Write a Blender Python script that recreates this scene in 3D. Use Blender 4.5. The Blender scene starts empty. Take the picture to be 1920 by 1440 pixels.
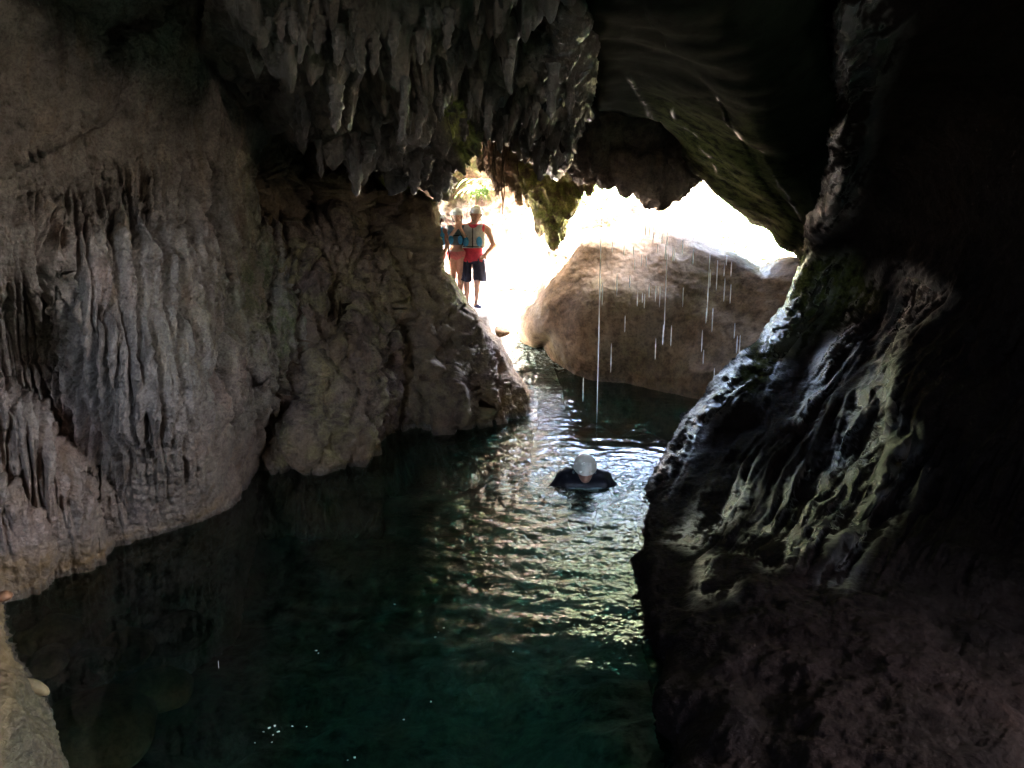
import bpy, bmesh, math, random
import numpy as np
from mathutils import Vector, Matrix
random.seed(7)
sc = bpy.context.scene
COL = sc.collection
# ------------------------------------------------------------------ camera, sky, sun, exposure
F = 1450.0
CZ = 2.5
PITCH = math.atan(300.0 / F)
cp, sp = math.cos(PITCH), math.sin(PITCH)
cam_d = bpy.data.cameras.new("camera")
cam_d.sensor_width = 36.0
cam_d.lens = F / 1920 * 36.0
cam_d.clip_start = 0.05
cam_d.clip_end = 2000
cam = bpy.data.objects.new("camera", cam_d)
cam.location = (0, 0, CZ)
cam.rotation_euler = (math.pi / 2 - PITCH, 0, 0)
COL.objects.link(cam)
sc.camera = cam
SUN_EL, SUN_AZ = math.radians(60), math.radians(95)      # azimuth from +Y (into the picture) towards +X
world = bpy.data.worlds.new("World")
sc.world = world
world.use_nodes = True
wn = world.node_tree
bg = wn.nodes["Background"]
sky = wn.nodes.new("ShaderNodeTexSky")
sky.sky_type = 'NISHITA'
sky.sun_disc = False
sky.dust_density = 4.0
sky.ozone_density = 0.3
sky.sun_elevation = SUN_EL
sky.sun_rotation = SUN_AZ
wn.links.new(sky.outputs[0], bg.inputs[0])
bg.inputs[1].default_value = 0.15
sun_d = bpy.data.lights.new("sun", 'SUN')
sun_d.energy = 5.0
sun_d.angle = math.radians(0.5)
sun_d.color = (1.0, 0.97, 0.93)
sun = bpy.data.objects.new("sun", sun_d)
sdir = Vector((math.sin(SUN_AZ) * math.cos(SUN_EL), math.cos(SUN_AZ) * math.cos(SUN_EL), math.sin(SUN_EL)))
sun.rotation_euler = sdir.to_track_quat('Z', 'Y').to_euler()
sun.location = (6, 20, 20)
COL.objects.link(sun)
vs = sc.view_settings
vs.view_transform = 'Standard'
vs.look = 'None'
vs.gamma = 1.0
vs.exposure = 7.4
sc.cycles.max_bounces = 10
sc.cycles.diffuse_bounces = 7
sc.cycles.glossy_bounces = 4
sc.cycles.transmission_bounces = 4
sc.cycles.transparent_max_bounces = 12
sc.cycles.caustics_reflective = False
sc.cycles.caustics_refractive = False
sc.cycles.sample_clamp_indirect = 4.0
sc.cycles.use_denoising = True
sc.cycles.use_guiding = True
sc.cycles.use_surface_guiding = True
sc.cycles.guiding_training_samples = 128

# ------------------------------------------------------------------ numpy noise
def _h(ix, iy, iz, seed):
    h = (ix * 374761393 + iy * 668265263 + iz * 2147483647 + seed * 1442695041) & 0xFFFFFFFF
    h = ((h ^ (h >> 13)) * 1274126177) & 0xFFFFFFFF
    h = ((h ^ (h >> 16)) * 2246822519) & 0xFFFFFFFF
    return h ^ (h >> 15)
def pn(x, y, z, seed=0):
    """gradient noise, about -1..1"""
    x = np.asarray(x, float); y = np.asarray(y, float) + 0 * x; z = np.asarray(z, float) + 0 * x
    ix, iy, iz = np.floor(x).astype(np.int64), np.floor(y).astype(np.int64), np.floor(z).astype(np.int64)
    fx, fy, fz = x - ix, y - iy, z - iz
    q = lambda t: t * t * t * (t * (t * 6 - 15) + 10)
    ux, uy, uz = q(fx), q(fy), q(fz)
    def g(dx, dy, dz):
        h = _h(ix + dx, iy + dy, iz + dz, seed)
        a = (h & 1023) * (2 * math.pi / 1024); c = ((h >> 10) & 1023) / 511.5 - 1
        s = np.sqrt(np.maximum(0, 1 - c * c))
        return np.cos(a) * s * (fx - dx) + np.sin(a) * s * (fy - dy) + c * (fz - dz)
    l = lambda a, b, t: a + (b - a) * t
    return 1.5 * l(l(l(g(0,0,0), g(1,0,0), ux), l(g(0,1,0), g(1,1,0), ux), uy),
                   l(l(g(0,0,1), g(1,0,1), ux), l(g(0,1,1), g(1,1,1), ux), uy), uz)
def fbm(P, s, octv=4, gain=0.5, seed=0, sz=None):
    o = 0; a = 1.0; f = 1.0
    sz = s if sz is None else sz
    for k in range(octv):
        o = o + a * pn(P[..., 0] * s * f, P[..., 1] * s * f, P[..., 2] * sz * f, seed + k * 17)
        a *= gain; f *= 2.03
    return o
def ridged(P, s, octv=3, gain=0.5, seed=0, sz=None):
    o = 0; a = 1.0; f = 1.0
    sz = s if sz is None else sz
    for k in range(octv):
        n = pn(P[..., 0] * s * f, P[..., 1] * s * f, P[..., 2] * sz * f, seed + k * 17)
        o = o + a * (1 - np.minimum(1, np.abs(n) * 2.2)); a *= gain; f *= 2.03
    return o
def cells(P, s, seed=0, sz=None):
    """distance to nearest feature point, 0..~1"""
    sz = s if sz is None else sz
    x, y, z = P[..., 0] * s, P[..., 1] * s, P[..., 2] * sz
    ix, iy, iz = np.floor(x).astype(np.int64), np.floor(y).astype(np.int64), np.floor(z).astype(np.int64)
    best = np.full(x.shape, 9.0)
    for dx in (-1, 0, 1):
        for dy in (-1, 0, 1):
            for dz in (-1, 0, 1):
                h = _h(ix + dx, iy + dy, iz + dz, seed)
                px = ix + dx + (h & 1023) / 1023.; py = iy + dy + ((h >> 10) & 1023) / 1023.; pz = iz + dz + ((h >> 20) & 1023) / 1023.
                best = np.minimum(best, (x - px) ** 2 + (y - py) ** 2 + (z - pz) ** 2)
    return np.sqrt(best)
sstep = lambda a, b, x: (lambda t: t * t * (3 - 2 * t))(np.clip((x - a) / (b - a), 0, 1))

# ------------------------------------------------------------------ geometry helpers
def ray(u, v):
    a = (np.asarray(u, float) - 960) / F; b = (720 - np.asarray(v, float)) / F
    return a, cp + b * sp, -sp + b * cp
def at(u, v, Y):
    """world point seen in direction (u, v) of the photograph at ground distance Y"""
    x, y, z = ray(u, v)
    k = Y / y
    return np.stack([x * k, y * k, CZ + z * k], -1)
def wy(v, h=0.0):
    x, y, z = ray(960, v)
    return float((CZ - h) * y / -z)
def tps(ctrl):
    c = np.array(ctrl, float); p = c[:, :2] / 400.0; n = len(p)
    U = lambda r2: np.where(r2 > 1e-12, r2 * np.log(np.maximum(r2, 1e-12)), 0)
    K = U(((p[:, None] - p[None]) ** 2).sum(-1)) + np.eye(n) * 0.01
    Q = np.hstack([np.ones((n, 1)), p])
    A = np.block([[K, Q], [Q.T, np.zeros((3, 3))]])
    w = np.linalg.solve(A, np.concatenate([c[:, 2], np.zeros(3)]))
    def f(u, v):
        s = np.shape(u); q = np.stack([np.ravel(u), np.ravel(v)], -1) / 400.0
        o = w[n] + w[n + 1] * q[:, 0] + w[n + 2] * q[:, 1]
        for i in range(n):
            o = o + w[i] * U(((q - p[i]) ** 2).sum(-1))
        return o.reshape(s)
    return f
def sdist(poly, u, v):
    """signed distance (inside +) and nearest point"""
    p = np.array(poly, float); s = np.shape(u)
    x = np.ravel(u); y = np.ravel(v)
    bd = np.full(x.shape, 1e18); bx = x.copy(); by = y.copy(); ins = np.zeros(x.shape, bool)
    n = len(p)
    for i in range(n):
        a = p[i]; b = p[(i + 1) % n]; dx, dy = b - a
        L = dx * dx + dy * dy + 1e-12
        t = np.clip(((x - a[0]) * dx + (y - a[1]) * dy) / L, 0, 1)
        cx = a[0] + t * dx; cy = a[1] + t * dy
        d = (x - cx) ** 2 + (y - cy) ** 2
        m = d < bd
        bd[m] = d[m]; bx[m] = cx[m]; by[m] = cy[m]
        c = ((a[1] > y) != (b[1] > y)) & (x < (b[0] - a[0]) * (y - a[1]) / (b[1] - a[1] + 1e-12) + a[0])
        ins ^= c
    d = np.sqrt(bd)
    return np.where(ins, d, -d).reshape(s), bx.reshape(s), by.reshape(s)
def jagged(poly, amp, seg=14, seed=1):
    p = np.array(poly, float); out = []
    n = len(p)
    for i in range(n):
        a, b = p[i], p[(i + 1) % n]
        L = np.hypot(*(b - a)); k = max(1, int(L / seg)) if min(a.min(), b.min()) > -300 and L < 700 else 1
        for j in range(k):
            out.append(a + (b - a) * j / k)
    out = np.array(out)
    x, y = out[:, 0], out[:, 1]
    nx = pn(x / 45, y / 45, 0.3, seed) + .6 * pn(x / 17, y / 17, 0.7, seed + 1)
    ny = pn(x / 45, y / 45, 9.3, seed + 2) + .6 * pn(x / 17, y / 17, 5.7, seed + 3)
    return out + np.stack([nx, ny], -1) * amp
def link(name, me, mat=None, parent=None, smooth=True):
    o = bpy.data.objects.new(name, me)
    COL.objects.link(o)
    if mat is not None: me.materials.append(mat)
    if smooth: me.polygons.foreach_set('use_smooth', [True] * len(me.polygons))
    if parent is not None: o.parent = parent
    return o
def np_mesh(name, V, quads, attrs=None):
    me = bpy.data.meshes.new(name)
    V = np.asarray(V, np.float32); Q = np.asarray(quads, np.int32)
    k = Q.shape[1]
    me.vertices.add(len(V)); me.vertices.foreach_set('co', V.ravel())
    me.loops.add(Q.size); me.loops.foreach_set('vertex_index', Q.ravel())
    me.polygons.add(len(Q)); me.polygons.foreach_set('loop_start', np.arange(0, Q.size, k, dtype=np.int32))
    me.update(calc_edges=True)
    me.validate()
    for n_, a in (attrs or {}).items():
        at_ = me.attributes.new(n_, 'FLOAT', 'POINT')
        at_.data.foreach_set('value', np.asarray(a, np.float32).ravel())
    return me
def tag(o, label=None, cat=None, group=None, kind=None):
    if label: o['label'] = label
    if cat: o['category'] = cat
    if group: o['group'] = group
    if kind: o['kind'] = kind
    return o
def axis(lo, hi, step, fine=(-24, 1944)):
    out = []; x = lo
    while x < hi:
        out.append(x); x += step if fine[0] <= x <= fine[1] else max(step, 18)
    out.append(hi)
    return np.array(out, float)
def relief(name, outline, ctrl, T, R, disp, step=3.0, lumps=(), jag=5, back=2.0, mat=None, attrs=None, seed=1, warp=6):
    """a rock mass: traced silhouette at its own distance, rounded off towards its edges, with displaced stone surface and a closed back"""
    poly = jagged(outline, jag, seed=seed)
    us = axis(poly[:, 0].min() - step, poly[:, 0].max() + step, step)
    vv = axis(poly[:, 1].min() - step, poly[:, 1].max() + step, step, (-24, 1464))
    U, V = np.meshgrid(us, vv)
    sd, bx, by = sdist(poly, U, V)
    f = tps(ctrl)
    def surf(u, v, sd):
        Y = f(u, v)
        d = np.clip(sd / R, 0, 1)
        Y = Y + T * (1 - np.sqrt(np.maximum(0, 1 - (1 - d) ** 2)))
        wu = u + warp * (pn(u / 60, v / 60, 1.5, 5) + .5 * pn(u / 22, v / 22, 2.5, 6)); wv = v + warp * (pn(u / 60, v / 60, 3.5, 7) + .5 * pn(u / 22, v / 22, 4.5, 8))
        for lp, h, r in lumps:
            lp = np.array(lp, float)
            m = (u > lp[:, 0].min() - 20) & (u < lp[:, 0].max() + 20) & (v > lp[:, 1].min() - 20) & (v < lp[:, 1].max() + 20)
            if not m.any(): continue
            s, _, _ = sdist(lp, wu[m], wv[m])
            e = np.clip(s / abs(r), 0, 1)      # r < 0: soft shoulder instead of a crisp one
            Y[m] = Y[m] - h * (np.sqrt(np.maximum(0, 1 - (1 - e) ** 2)) if r > 0 else e * e * (3 - 2 * e))
        return np.maximum(Y, 0.7)
    Yg = surf(U, V, sd)
    P = at(U, V, Yg)
    out = sd < 0
    near = out & (sd > -1.6 * np.maximum(step, np.gradient(us)[None, :].repeat(len(vv), 0)))
    # normal of the smooth surface
    gu = np.gradient(P, axis=1); gv = np.gradient(P, axis=0)
    N = np.cross(gu, gv); N /= np.linalg.norm(N, axis=-1, keepdims=True) + 1e-12
    C = np.array([0, 0, CZ]); flip = ((P - C) * N).sum(-1) > 0
    N[flip] *= -1
    use = ~out | near
    Ps = P.copy(); Ps[near] = at(bx[near], by[near], Yg[near])
    Uu = np.where(near, bx, U); Vu = np.where(near, by, V)
    pts = Ps[use]; n = N[use]
    D = disp(pts, Uu[use], Vu[use], n, sd[use])
    pts = pts + (n * D[..., None] if D.ndim == 1 else D)
    idx = np.full(U.shape, -1); idx[use] = np.arange(use.sum())
    a, b, c, d = idx[:-1, :-1], idx[:-1, 1:], idx[1:, 1:], idx[1:, :-1]
    inside = ~out
    ok = (a >= 0) & (b >= 0) & (c >= 0) & (d >= 0) & (inside[:-1, :-1] | inside[:-1, 1:] | inside[1:, 1:] | inside[1:, :-1])
    Q = np.stack([a[ok], d[ok], c[ok], b[ok]], -1)
    # skirt: boundary edges carried back away from the viewer and drawn together
    E = np.concatenate([Q[:, [0, 1]], Q[:, [1, 2]], Q[:, [2, 3]], Q[:, [3, 0]]])
    key = np.sort(E, 1); ky = key[:, 0].astype(np.int64) * len(pts) + key[:, 1]
    uq, inv, cnt = np.unique(ky, return_inverse=True, return_counts=True)
    B = E[cnt[inv] == 1]
    bv = np.unique(B); m = {int(k): i for i, k in enumerate(bv)}
    Bi = np.array([[m[int(x)], m[int(y)]] for x, y in B])
    base = len(pts); rings = [pts]; Qs = [Q]; prev = bv
    dr = pts[bv] - C; dr /= np.linalg.norm(dr, axis=1, keepdims=True)
    for k, fb in enumerate((.3, .65)):
        r = pts[bv] + dr * back * fb
        r += 0.08 * np.stack([pn(r[:, 0] * 2, r[:, 1] * 2, r[:, 2] * 2, 31 + j) for j in range(3)], -1)
        ids = np.arange(base, base + len(bv)); rings.append(r); base += len(bv)
        Qs.append(np.stack([prev[Bi[:, 1]], prev[Bi[:, 0]], ids[Bi[:, 0]], ids[Bi[:, 1]]], -1))
        prev = ids
    da = pts - C; da /= np.linalg.norm(da, axis=1, keepdims=True)
    rings.append(pts + da * back)
    last = bv + base
    Qs.append(np.stack([prev[Bi[:, 1]], prev[Bi[:, 0]], last[Bi[:, 0]], last[Bi[:, 1]]], -1))
    Qs.append(Q[:, ::-1] + base)
    allv = np.concatenate(rings)
    Qa = np.concatenate(Qs)
    At = {}
    if attrs:
        for k_, fn in attrs.items():
            v_ = fn(pts, Uu[use], Vu[use], n)
            At[k_] = np.concatenate([v_, np.zeros(len(allv) - len(pts))])
    me = np_mesh(name, allv, Qa, At)
    o = link(name, me, mat)
    return o
def pmask(u, v, poly, feather):
    s, _, _ = sdist(poly, u, v)
    return sstep(-feather, feather, s)

# ------------------------------------------------------------------ materials
def new_mat(name):
    m = bpy.data.materials.new(name); m.use_nodes = True
    nt = m.node_tree; b = nt.nodes["Principled BSDF"]
    return m, nt, b
def N_(nt, t, **k):
    n = nt.nodes.new(t)
    for a, v in k.items():
        if a.startswith('i_'): n.inputs[a[2:]].default_value = v
        else: setattr(n, a, v)
    return n
def ramp(nt, src, stops):
    r = nt.nodes.new('ShaderNodeValToRGB')
    e = r.color_ramp.elements
    while len(e) < len(stops): e.new(0.5)
    for i, (p, c) in enumerate(stops):
        e[i].position = p; e[i].color = (*c, 1)
    nt.links.new(src, r.inputs[0]); return r
def mixc(nt, fac, a, b, mode='MIX'):
    m = nt.nodes.new('ShaderNodeMix'); m.data_type = 'RGBA'; m.blend_type = mode
    for s, i in ((fac, 0), (a, 6), (b, 7)):
        if isinstance(s, (int, float)): m.inputs[i].default_value = s
        elif isinstance(s, tuple): m.inputs[i].default_value = (*s, 1)
        else: nt.links.new(s, m.inputs[i])
    return m.outputs[2]
def math_(nt, op, a, b=0.0, clamp=False):
    m = nt.nodes.new('ShaderNodeMath'); m.operation = op; m.use_clamp = clamp
    for s, i in ((a, 0), (b, 1)):
        if isinstance(s, (int, float)): m.inputs[i].default_value = s
        else: nt.links.new(s, m.inputs[i])
    return m.outputs[0]
def rock_mat(name, c1, c2, c3, moss=(0.09, 0.11, 0.03), rough=0.85, wet=0.0, scale=1.0, bump=0.6, grain=60.0, spec=0.4, dist=0.02, streak=0.8):
    m, nt, b = new_mat(name)
    L = nt.links
    tc = N_(nt, 'ShaderNodeTexCoord')
    co = tc.outputs['Object']
    n1 = N_(nt, 'ShaderNodeTexNoise', i_Scale=0.9 * scale, i_Detail=5.0, i_Roughness=0.6); L.new(co, n1.inputs['Vector'])
    n2 = N_(nt, 'ShaderNodeTexNoise', i_Scale=7.0 * scale, i_Detail=7.0, i_Roughness=0.62); L.new(co, n2.inputs['Vector'])
    n3 = N_(nt, 'ShaderNodeTexNoise', i_Scale=grain, i_Detail=6.0, i_Roughness=0.75); L.new(co, n3.inputs['Vector'])
    r1 = ramp(nt, n1.outputs[0], [(0.35, c1), (0.5, c2), (0.66, c3)])
    dk = ramp(nt, n2.outputs[0], [(0.3, (0.45, 0.43, 0.42)), (0.5, (0.95, 0.95, 0.95)), (0.7, (1.25, 1.22, 1.2))])
    col = mixc(nt, 1.0, r1.outputs[0], dk.outputs[0], 'MULTIPLY')
    g = ramp(nt, n3.outputs[0], [(0.35, (0.5, 0.5, 0.5)), (0.55, (1.05, 1.05, 1.05))])
    col = mixc(nt, 0.8, col, g.outputs[0], 'MULTIPLY')
    mp = N_(nt, 'ShaderNodeMapping'); mp.inputs['Scale'].default_value = (5.5 * scale, 5.5 * scale, .8 * scale); L.new(co, mp.inputs['Vector'])
    n4 = N_(nt, 'ShaderNodeTexNoise', i_Scale=1.0, i_Detail=5.0, i_Roughness=0.6, i_Distortion=.6); L.new(mp.outputs[0], n4.inputs['Vector'])
    st = ramp(nt, n4.outputs[0], [(0.32, (0.55, 0.47, 0.42)), (0.47, (1, 1, 1)), (0.58, (1.0, .97, .93)), (0.70, (1.18, 1.02, .86))])
    col = mixc(nt, streak, col, st.outputs[0], 'MULTIPLY')
    at_o = N_(nt, 'ShaderNodeAttribute', attribute_name='ochre')
    col = mixc(nt, math_(nt, 'MULTIPLY', at_o.outputs['Fac'], ramp(nt, n2.outputs[0], [(0.3, (0.3,) * 3), (0.6, (1,) * 3)]).outputs[0], True), col, (0.30, 0.19, 0.09))
    at_m = N_(nt, 'ShaderNodeAttribute', attribute_name='moss')
    mf = math_(nt, 'MULTIPLY', at_m.outputs['Fac'], ramp(nt, n2.outputs[0], [(0.38, (0.1,) * 3), (0.56, (1,) * 3)]).outputs[0], True)
    mcol = mixc(nt, ramp(nt, n3.outputs[0], [(0.35, (0,) * 3), (0.65, (1,) * 3)]).outputs[0], tuple(x * 0.6 for x in moss), tuple(min(1, x * 1.7) for x in moss))
    col = mixc(nt, mf, col, mcol)
    at_w = N_(nt, 'ShaderNodeAttribute', attribute_name='wet')
    w = math_(nt, 'ADD', at_w.outputs['Fac'], wet, True)
    col = mixc(nt, w, col, mixc(nt, 1.0, col, (0.45, 0.45, 0.45), 'MULTIPLY'))
    L.new(col, b.inputs['Base Color'])
    rr = math_(nt, 'SUBTRACT', rough, math_(nt, 'MULTIPLY', w, rough - 0.22))
    L.new(rr, b.inputs['Roughness'])
    L.new(math_(nt, 'ADD', spec, math_(nt, 'MULTIPLY', w, .95)), b.inputs['Specular IOR Level'])
    # bump
    vo = N_(nt, 'ShaderNodeTexVoronoi', i_Scale=grain * 0.45, i_Detail=2.0); L.new(co, vo.inputs['Vector'])
    h = math_(nt, 'ADD', math_(nt, 'MULTIPLY', n2.outputs[0], 1.2), math_(nt, 'MULTIPLY', n3.outputs[0], 0.5))
    h = math_(nt, 'ADD', h, math_(nt, 'MULTIPLY', vo.outputs[0], 0.25))
    bp = N_(nt, 'ShaderNodeBump', i_Strength=bump, i_Distance=dist * 2); L.new(h, bp.inputs['Height'])
    L.new(bp.outputs[0], b.inputs['Normal'])
    return m
M = {}
M['left'] = rock_mat('grey_flowstone', (0.29, 0.245, 0.225), (0.40, 0.335, 0.30), (0.47, 0.335, 0.30), bump=0.9, grain=55, dist=0.03)
M['mid'] = rock_mat('brown_flowstone', (0.15, 0.10, 0.085), (0.23, 0.16, 0.125), (0.34, 0.245, 0.175), bump=1.0, grain=42, dist=0.035, moss=(.30, .31, .08))
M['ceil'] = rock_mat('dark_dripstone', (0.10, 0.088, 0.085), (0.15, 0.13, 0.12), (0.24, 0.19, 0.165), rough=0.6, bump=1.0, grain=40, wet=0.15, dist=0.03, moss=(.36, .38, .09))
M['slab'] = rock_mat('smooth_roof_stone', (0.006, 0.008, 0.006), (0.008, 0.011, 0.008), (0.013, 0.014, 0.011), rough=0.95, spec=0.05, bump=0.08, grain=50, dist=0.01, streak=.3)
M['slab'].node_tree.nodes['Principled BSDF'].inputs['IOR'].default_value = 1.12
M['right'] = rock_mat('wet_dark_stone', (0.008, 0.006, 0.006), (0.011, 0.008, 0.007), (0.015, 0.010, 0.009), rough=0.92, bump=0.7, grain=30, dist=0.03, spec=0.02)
M['boulder'] = rock_mat('tan_limestone', (0.17, 0.115, 0.065), (0.24, 0.165, 0.098), (0.30, 0.22, 0.14), rough=0.85, bump=0.3, grain=26, dist=0.02, streak=.35)
M['near'] = rock_mat('pitted_near_stone', (0.07, 0.055, 0.035), (0.11, 0.085, 0.055), (0.15, 0.11, 0.065), bump=1.0, grain=45, dist=0.03)
M['far'] = rock_mat('sunlit_limestone', (0.16, 0.125, 0.12), (0.22, 0.175, 0.165), (0.30, 0.25, 0.24), rough=0.85, bump=1.0, grain=20, dist=0.06)
M['shell'] = rock_mat('cave_stone', (0.10, 0.09, 0.085), (0.14, 0.125, 0.115), (0.18, 0.16, 0.14), grain=15, dist=0.05)
#@@CUT
# ------------------------------------------------------------------ cave walls and roof
def xyz(P): return P[..., 0], P[..., 1], P[..., 2]
def flutes(P, f, vf, seed, warp=0.35):
    """vertical drapery ridges, 0..1"""
    x, y, z = xyz(P)
    w = warp * pn(x * 1.3, y * 1.3, z * 1.1, seed) + 0.06 * pn(x * 5, y * 5, z * 5, seed + 3)
    c = (x * 0.75 + y * 0.9) * f
    n = pn(c + w * f * .35, w * 2, z * vf + w * 2, seed + 1)
    n2 = pn(c * 2.1 + w * f * .5, 1.7, z * vf * 2.2, seed + 2)
    return np.clip(0.5 + 0.9 * n + 0.35 * n2, 0, 1)
def grooves(P, f, vf, seed, width=.38):
    """rounded vertical ridges with narrow dark grooves between them, 0 in the grooves"""
    x, y, z = xyz(P)
    w = .22 * pn(x * 1.1, y * 1.1, z * .9, seed) + .035 * pn(x * 6, y * 6, z * 5, seed + 3)
    c = (x * .75 + y * .9 + w) * f
    n = pn(c, w * 3, z * vf, seed + 1); n2 = pn(c * 1.9 + 7, w * 3, z * vf * 1.8, seed + 2)
    g = np.minimum(1, np.abs(n) / width); g2 = np.minimum(1, np.abs(n2) / width)
    return .65 * (1 - (1 - g) ** 1.6) + .35 * (1 - (1 - g2) ** 1.6)
def px_grooves(P, u, v, sp_, vl, seed, slant=.12, width=.40):
    x, y, z = xyz(P)
    w = .55 * pn(x * 1.3, y * 1.3, z * 1.1, seed) + .06 * pn(x * 5, y * 5, z * 5, seed + 3)
    c = (u - slant * (v - 400)) / sp_ + w
    n = pn(c, v / vl, .5, seed + 1); n2 = pn(c * 1.8 + 7, v / vl * 1.6, 3.5, seed + 2)
    g = np.minimum(1, np.abs(n) / width); g2 = np.minimum(1, np.abs(n2) / width)
    return .8 * (1 - (1 - g) ** 2) + .2 * (1 - (1 - g2) ** 2)
def pits(P, s_, seed):
    return sstep(.25, .75, fbm(P, s_, 3, .5, seed))
def foot_wet(P):
    return .8 * sstep(.10, .03, P[:, 2] + .03 * fbm(P, 4, 2, .5, 15))
def rough_noise(P, a=1.0, seed=0):
    return a * (0.05 * fbm(P, 1.6, 3, .5, seed) + 0.018 * fbm(P, 8, 4, .6, seed + 5))
def blobs(P, s, seed=0, sz=None):
    c = cells(P, s, seed, sz)
    return np.sqrt(np.maximum(0, 1 - c * c))

# ---- left wall
LW = [(-600, -600), (400, -600), (388, -10), (386, 60), (390, 105), (424, 152), (470, 195), (505, 212), (532, 200), (541, 218), (505, 252), (480, 282), (468, 330), (475, 425), (540, 425), (590, 470), (620, 560), (615, 620), (585, 655), (562, 700), (533, 755), (510, 800), (495, 850), (483, 900), (474, 1000), (440, 1200), (300, 1300), (-600, 1400)]
LC = [(0, 1065, wy(1065)), (100, 1045, wy(1045)), (210, 1020, wy(1020)), (330, 985, wy(985)), (430, 945, wy(945)), (480, 890, wy(890)),
      (0, 1250, wy(1065) + .1), (210, 1250, wy(1020) + .1), (430, 1200, wy(945) + .1),
      (0, 850, 5.05), (200, 850, 5.4), (400, 830, 6.1), (500, 780, 7.4), (0, 600, 4.9), (200, 600, 5.3), (400, 600, 6.3), (560, 600, 7.8),
      (0, 350, 4.8), (200, 350, 5.5), (400, 350, 6.5), (465, 380, 7.2), (0, 100, 4.7), (200, 100, 5.4), (380, 60, 6.1), (380, -300, 5.2), (0, -300, 4.1),
      (-300, 600, 3.6), (-300, 100, 3.5), (-500, 1000, 3.2), (540, 470, 8.0), (520, 215, 7.4)]
lumpsL = [
    ([(-80, -60), (120, 5), (190, 60), (216, 120), (219, 180), (205, 225), (150, 262), (60, 300), (0, 330), (-80, 300)], 0.20, 60),
    ([(160, 90), (390, 20), (400, 160), (470, 240), (478, 430), (430, 520), (200, 330), (150, 250)], 0.10, 120),
    ([(-200, 250), (120, 330), (300, 300), (480, 400), (500, 600), (570, 640), (520, 760), (500, 870), (480, 960), (330, 1030), (215, 1050), (170, 920), (100, 770), (40, 700), (-200, 640)], 0.42, -170),
    ([(380, 560), (440, 520), (470, 640), (520, 560), (590, 640), (520, 790), (470, 700), (420, 640)], 0.10, 40),
    ([(-60, 680), (30, 715), (80, 760), (130, 840), (175, 930), (212, 1022), (230, 1150), (-60, 1200)], 0.42, 60),
    ([(-60, 880), (30, 900), (70, 960), (100, 1040), (100, 1200), (-60, 1200)], 0.18, 50),
    ([(130, 860), (190, 880), (235, 960), (260, 1030), (260, 1120), (190, 1120), (180, 960)], 0.06, 40),
    ([(-80, 640), (40, 560), (120, 470), (150, 560), (140, 700), (60, 700), (-80, 690)], -0.22, 130),
    ([(180, 35), (330, 0), (300, 60), (250, 80), (215, 95), (195, 100), (178, 70)], -0.25, 30),
]
def disp_left(P, u, v, n, sd):
    wl = np.interp(u, [0, 100, 210, 330, 430, 480], [1065, 1045, 1020, 985, 945, 890])
    foot = sstep(130, 30, wl - v + 40 * pn(u / 60, v / 60, 0, 12))
    m = sstep(250, 430, v + 120 * pn(u / 90, v / 90, 0, 3)) * sstep(-60, 120, u)
    low = sstep(760, 860, v) * sstep(150, 300, u)
    m2 = np.maximum(m * (1 - 0.75 * low), 0.8 * pmask(u, v, [(-60, 700), (60, 720), (200, 1000), (-60, 1100)], 40))
    m2 *= 1 - .6 * pmask(u, v, [(430, 300), (480, 300), (480, 560), (440, 560)], 20)
    f = px_grooves(P, u, v, 15, 170, 11)
    d = m2 * (1 - .8 * foot) * (0.17 * (1 + 1.1 * sstep(150, 420, u)) * (f - .7) + 0.02 * fbm(P, 11, 2, .5, 9, 3))
    d = d + 0.05 * fbm(P, 1.4, 3, .5, 4) + 0.014 * fbm(P, 12, 4, .65, 5)
    d += 0.014 * blobs(P, 16, 8) + .012 * ridged(P, 9, 3, .6, 9) + .05 * pmask(u, v, [(430, 430), (620, 430), (620, 700), (500, 800), (440, 700)], 40) * (ridged(np.stack([P[:, 0], P[:, 1], P[:, 2] * .5], -1), 5, 3, .6, 10) - 1)
    d += -0.05 * pmask(u, v, [(285, -10), (335, -10), (330, 40), (250, 60), (200, 95), (180, 60)], 16) * ridged(P, 5, 3, .6, 2)
    return d
def moss_left(P, u, v, n):
    a = pmask(u, v, [(430, 280), (475, 280), (490, 420), (600, 520), (540, 700), (500, 720), (430, 520)], 50) * .55
    b = pmask(u, v, [(250, 560), (470, 480), (560, 640), (440, 760), (300, 700)], 70) * .35
    return np.clip(a + b, 0, 1) * (0.5 + 0.5 * sstep(-.4, .4, fbm(P, 3, 3, .5, 71)))
def ochre_left(P, u, v, n):
    return np.clip(.4 * sstep(700, 900, v) + 0.6 * (1 - sstep(20, 75, np.abs(v - (1060 - 0.00058 * u * u + 20)))) * (u < 500) + .12 * pmask(u, v, [(230, 60), (390, 60), (470, 250), (380, 330), (290, 200)], 50), 0, 1)
lw = relief('cave_wall', LW, LC, 0.6, 60, disp_left, step=2.2, lumps=lumpsL, jag=3, mat=M['left'], attrs=dict(wet=lambda P, u, v, n: foot_wet(P), moss=moss_left, ochre=ochre_left), seed=3)
tag(lw, 'grey fluted flowstone wall along the near side of the pool', kind='structure')

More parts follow.
